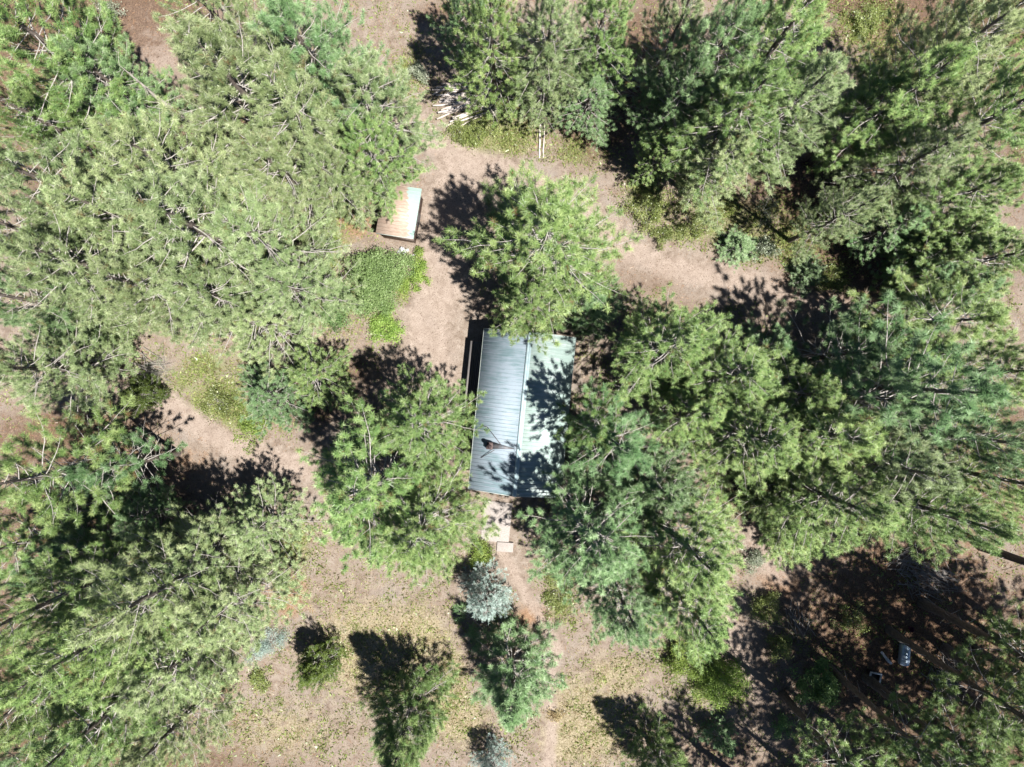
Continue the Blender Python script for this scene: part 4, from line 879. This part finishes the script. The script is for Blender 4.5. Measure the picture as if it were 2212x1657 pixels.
# ------------------------------------------------------------------ yard things
s = N('white_paint'); M['white'] = s.bsdf(s.ramp(s.noise(6, 4, .6, s.obj()), [(0.35, (0.55, 0.53, 0.50)), (0.6, (0.78, 0.76, 0.74))]), .6)
bn = empty('garden_bench', at(1344, 852), R_(-3)); tag(bn, 'white slatted bench in the gap right of the cabin roof', 'bench')
m = MB()
for i in range(4): m.box(-.25 + i * .115, -.16 + i * .115, -.6, .6, .42, .45)
m.build('seat', M['white'], bn)
m = MB()
for i in range(3): m.box(.24 + i * .02, .265 + i * .02, -.6, .6, .52 + i * .14, .62 + i * .14)
m.box(.21, .235, -.56, -.5, .42, .95); m.box(.21, .235, .5, .56, .42, .95); m.build('backrest', M['white'], bn)
for y in (-.55, .49):
    m = MB(); m.box(-.22, -.16, y, y + .06, -.05, .42); m.build('leg', M['white'], bn); m = MB(); m.box(.14, .2, y, y + .06, -.05, .42); m.build('leg', M['white'], bn)
    m = MB(); m.box(-.24, .22, y, y + .06, .62, .65); m.build('armrest', M['white'], bn)
s = N('galvanised_metal'); f = s.noise(5, 4, .6, s.obj()); M['galv'] = s.bsdf(s.ramp(f, [(0.3, (0.26, 0.36, 0.48)), (0.7, (0.46, 0.54, 0.62))]), .32, .55, f, .05, .01)
tk = empty('metal_tank', at(1947, 1408) + [0, 0, .0], R_(-5)); tag(tk, 'silver blue metal tank lying on its side in dappled light', 'tank')
m = MB(); ys = np.array([-.82, -.78, -.7, 0, .7, .78, .82]); m.tube([[0, y, .42] for y in ys], [.28, .36, .40, .40, .40, .36, .28], 24); m.build('body', M['galv'], tk, smooth=True)
for y in (-.5, -.25, .0, .35):
    m = MB(); m.tube([[0, y - .02, .42], [0, y + .02, .42]], .415, 24); m.build('band', M['galv'], tk)
for y in (-.55, .55):
    m = MB(); m.box(-.35, .35, y - .05, y + .05, -.05, .12); m.build('support_block', M['deck'], tk)
# bin with white rim, scrap sheets, bucket
bi = empty('open_bin', at(1882, 1462), R_(-12)); tag(bi, 'dark square bin with a whitish rim and rubbish in it, left below the metal tank', 'bin')
m = MB()
for q in ((-.42, .42, -.5, -.44), (-.42, .42, .44, .5), (-.42, -.36, -.44, .44), (.36, .42, -.44, .44)): m.box(*q, -.05, .5)
m.build('sides', M['black'], bi)
m = MB()
for q in ((-.46, .46, -.54, -.42), (-.46, .46, .42, .54), (-.46, -.34, -.42, .42), (.34, .46, -.42, .42)): m.box(*q, .502, .54)
m.build('rim', M['white'], bi); m = MB(); m.box(-.355, .355, -.435, .435, .15, .2); m.build('base', M['deck'], bi)
rs = np.random.default_rng(3)
for i in range(3):
    m = MB(); L = .9 - .2 * i; m.box(-L / 2, L / 2, -.09, .09, 0, .025); o = m.build('scrap_board', M['white'], bevel=.004)
    o.location = at(1917 + i * 4 - 6, 1424 + i * 5 - 6) + [0, 0, .05 + .03 * i]; o.rotation_euler = (rs.normal(0, .05), rs.normal(0, .05), -.95 + .12 * i)
    tag(o, 'white scrap board lying between the bin and the metal tank', 'board', 'white scrap boards beside the tank')
s = N('maroon_plastic'); M['maroon'] = s.bsdf((0.14, 0.05, 0.09), .5)
m = MB(); m.tube([[0, 0, 0], [0, 0, .32]], [.15, .18], 18, cap=False)
m.tube([[0, 0, .02], [0, 0, .03]], [.15, .15], 18); o = m.build('bucket', M['maroon'], loc=at(1965, 1357)); tag(o, 'small maroon bucket above the metal tank', 'bucket')
# wooden pallet
s = N('red_brown_wood'); f = s.noise(4, 4, .6, s.obj()); M['redwood'] = s.bsdf(s.ramp(f, [(0.3, (0.22, 0.10, 0.08)), (0.7, (0.42, 0.24, 0.19))]), .8, 0, f, .3, .01)
for i, (u, v, a, lab) in enumerate([(1338, 152, .05, 'slatted wooden pallet leaning flat on the ground, top middle, left of two'), (1364, 147, .2, 'red brown slatted pallet, top middle, right of two')]):
    t = empty('pallet', at(u, v), a); tag(t, lab, 'pallet')
    m = MB()
    for j in range(7): m.box(-.5 + j * .15, -.42 + j * .15, -.42, .42, .1, .125)
    m.build('slats', M['redwood'] if i else M['board'], t); m = MB()
    for y in (-.4, -.03, .34): m.box(-.5, .5, y, y + .07, .0, .098)
    m.build('bearers', M['redwood'], t)
# pale stones near the shed
s = N('pale_stone'); f = s.noise(7, 4, .6, s.obj()); M['stone'] = s.bsdf(s.ramp(f, [(0.3, (0.42, 0.42, 0.44)), (0.7, (0.72, 0.72, 0.72))]), .85, 0, f, .5, .02)
def rock(u, v, r, seed, label):
    q = np.random.default_rng(seed); n, k = 9, 6; V = []
    for i in range(1, k):
        ph = math.pi * i / k
        for j in range(n): V.append([math.sin(ph) * math.cos(6.283 * j / n), math.sin(ph) * math.sin(6.283 * j / n), math.cos(ph) * .6])
    V = np.array(V) * (1 + q.normal(0, .12, (len(V), 1))) * r; nn = len(V); V = np.vstack([V, [[0, 0, .6 * r]], [[0, 0, -.6 * r]]])
    F4 = [[i * n + j, i * n + (j + 1) % n, (i + 1) * n + (j + 1) % n, (i + 1) * n + j] for i in range(k - 2) for j in range(n)]
    F3 = [[nn, (j + 1) % n, j] for j in range(n)] + [[nn + 1, (k - 2) * n + j, (k - 2) * n + (j + 1) % n] for j in range(n)]
    o = link('rock', mesh_np('rock', V, [np.array(F4), np.array(F3)], M['stone'])); o.location = at(u, v) + [0, 0, r * .25]; tag(o, label, 'rock', 'pale rocks below the shed')
for i, (u, v, r) in enumerate([(868, 539, .22), (874, 543, .16), (880, 540, .12), (862, 545, .14), (893, 553, .12), (898, 549, .1), (871, 549, .1)]): rock(u, v, r, i, 'pale rock lying between the shed and the large round bush')
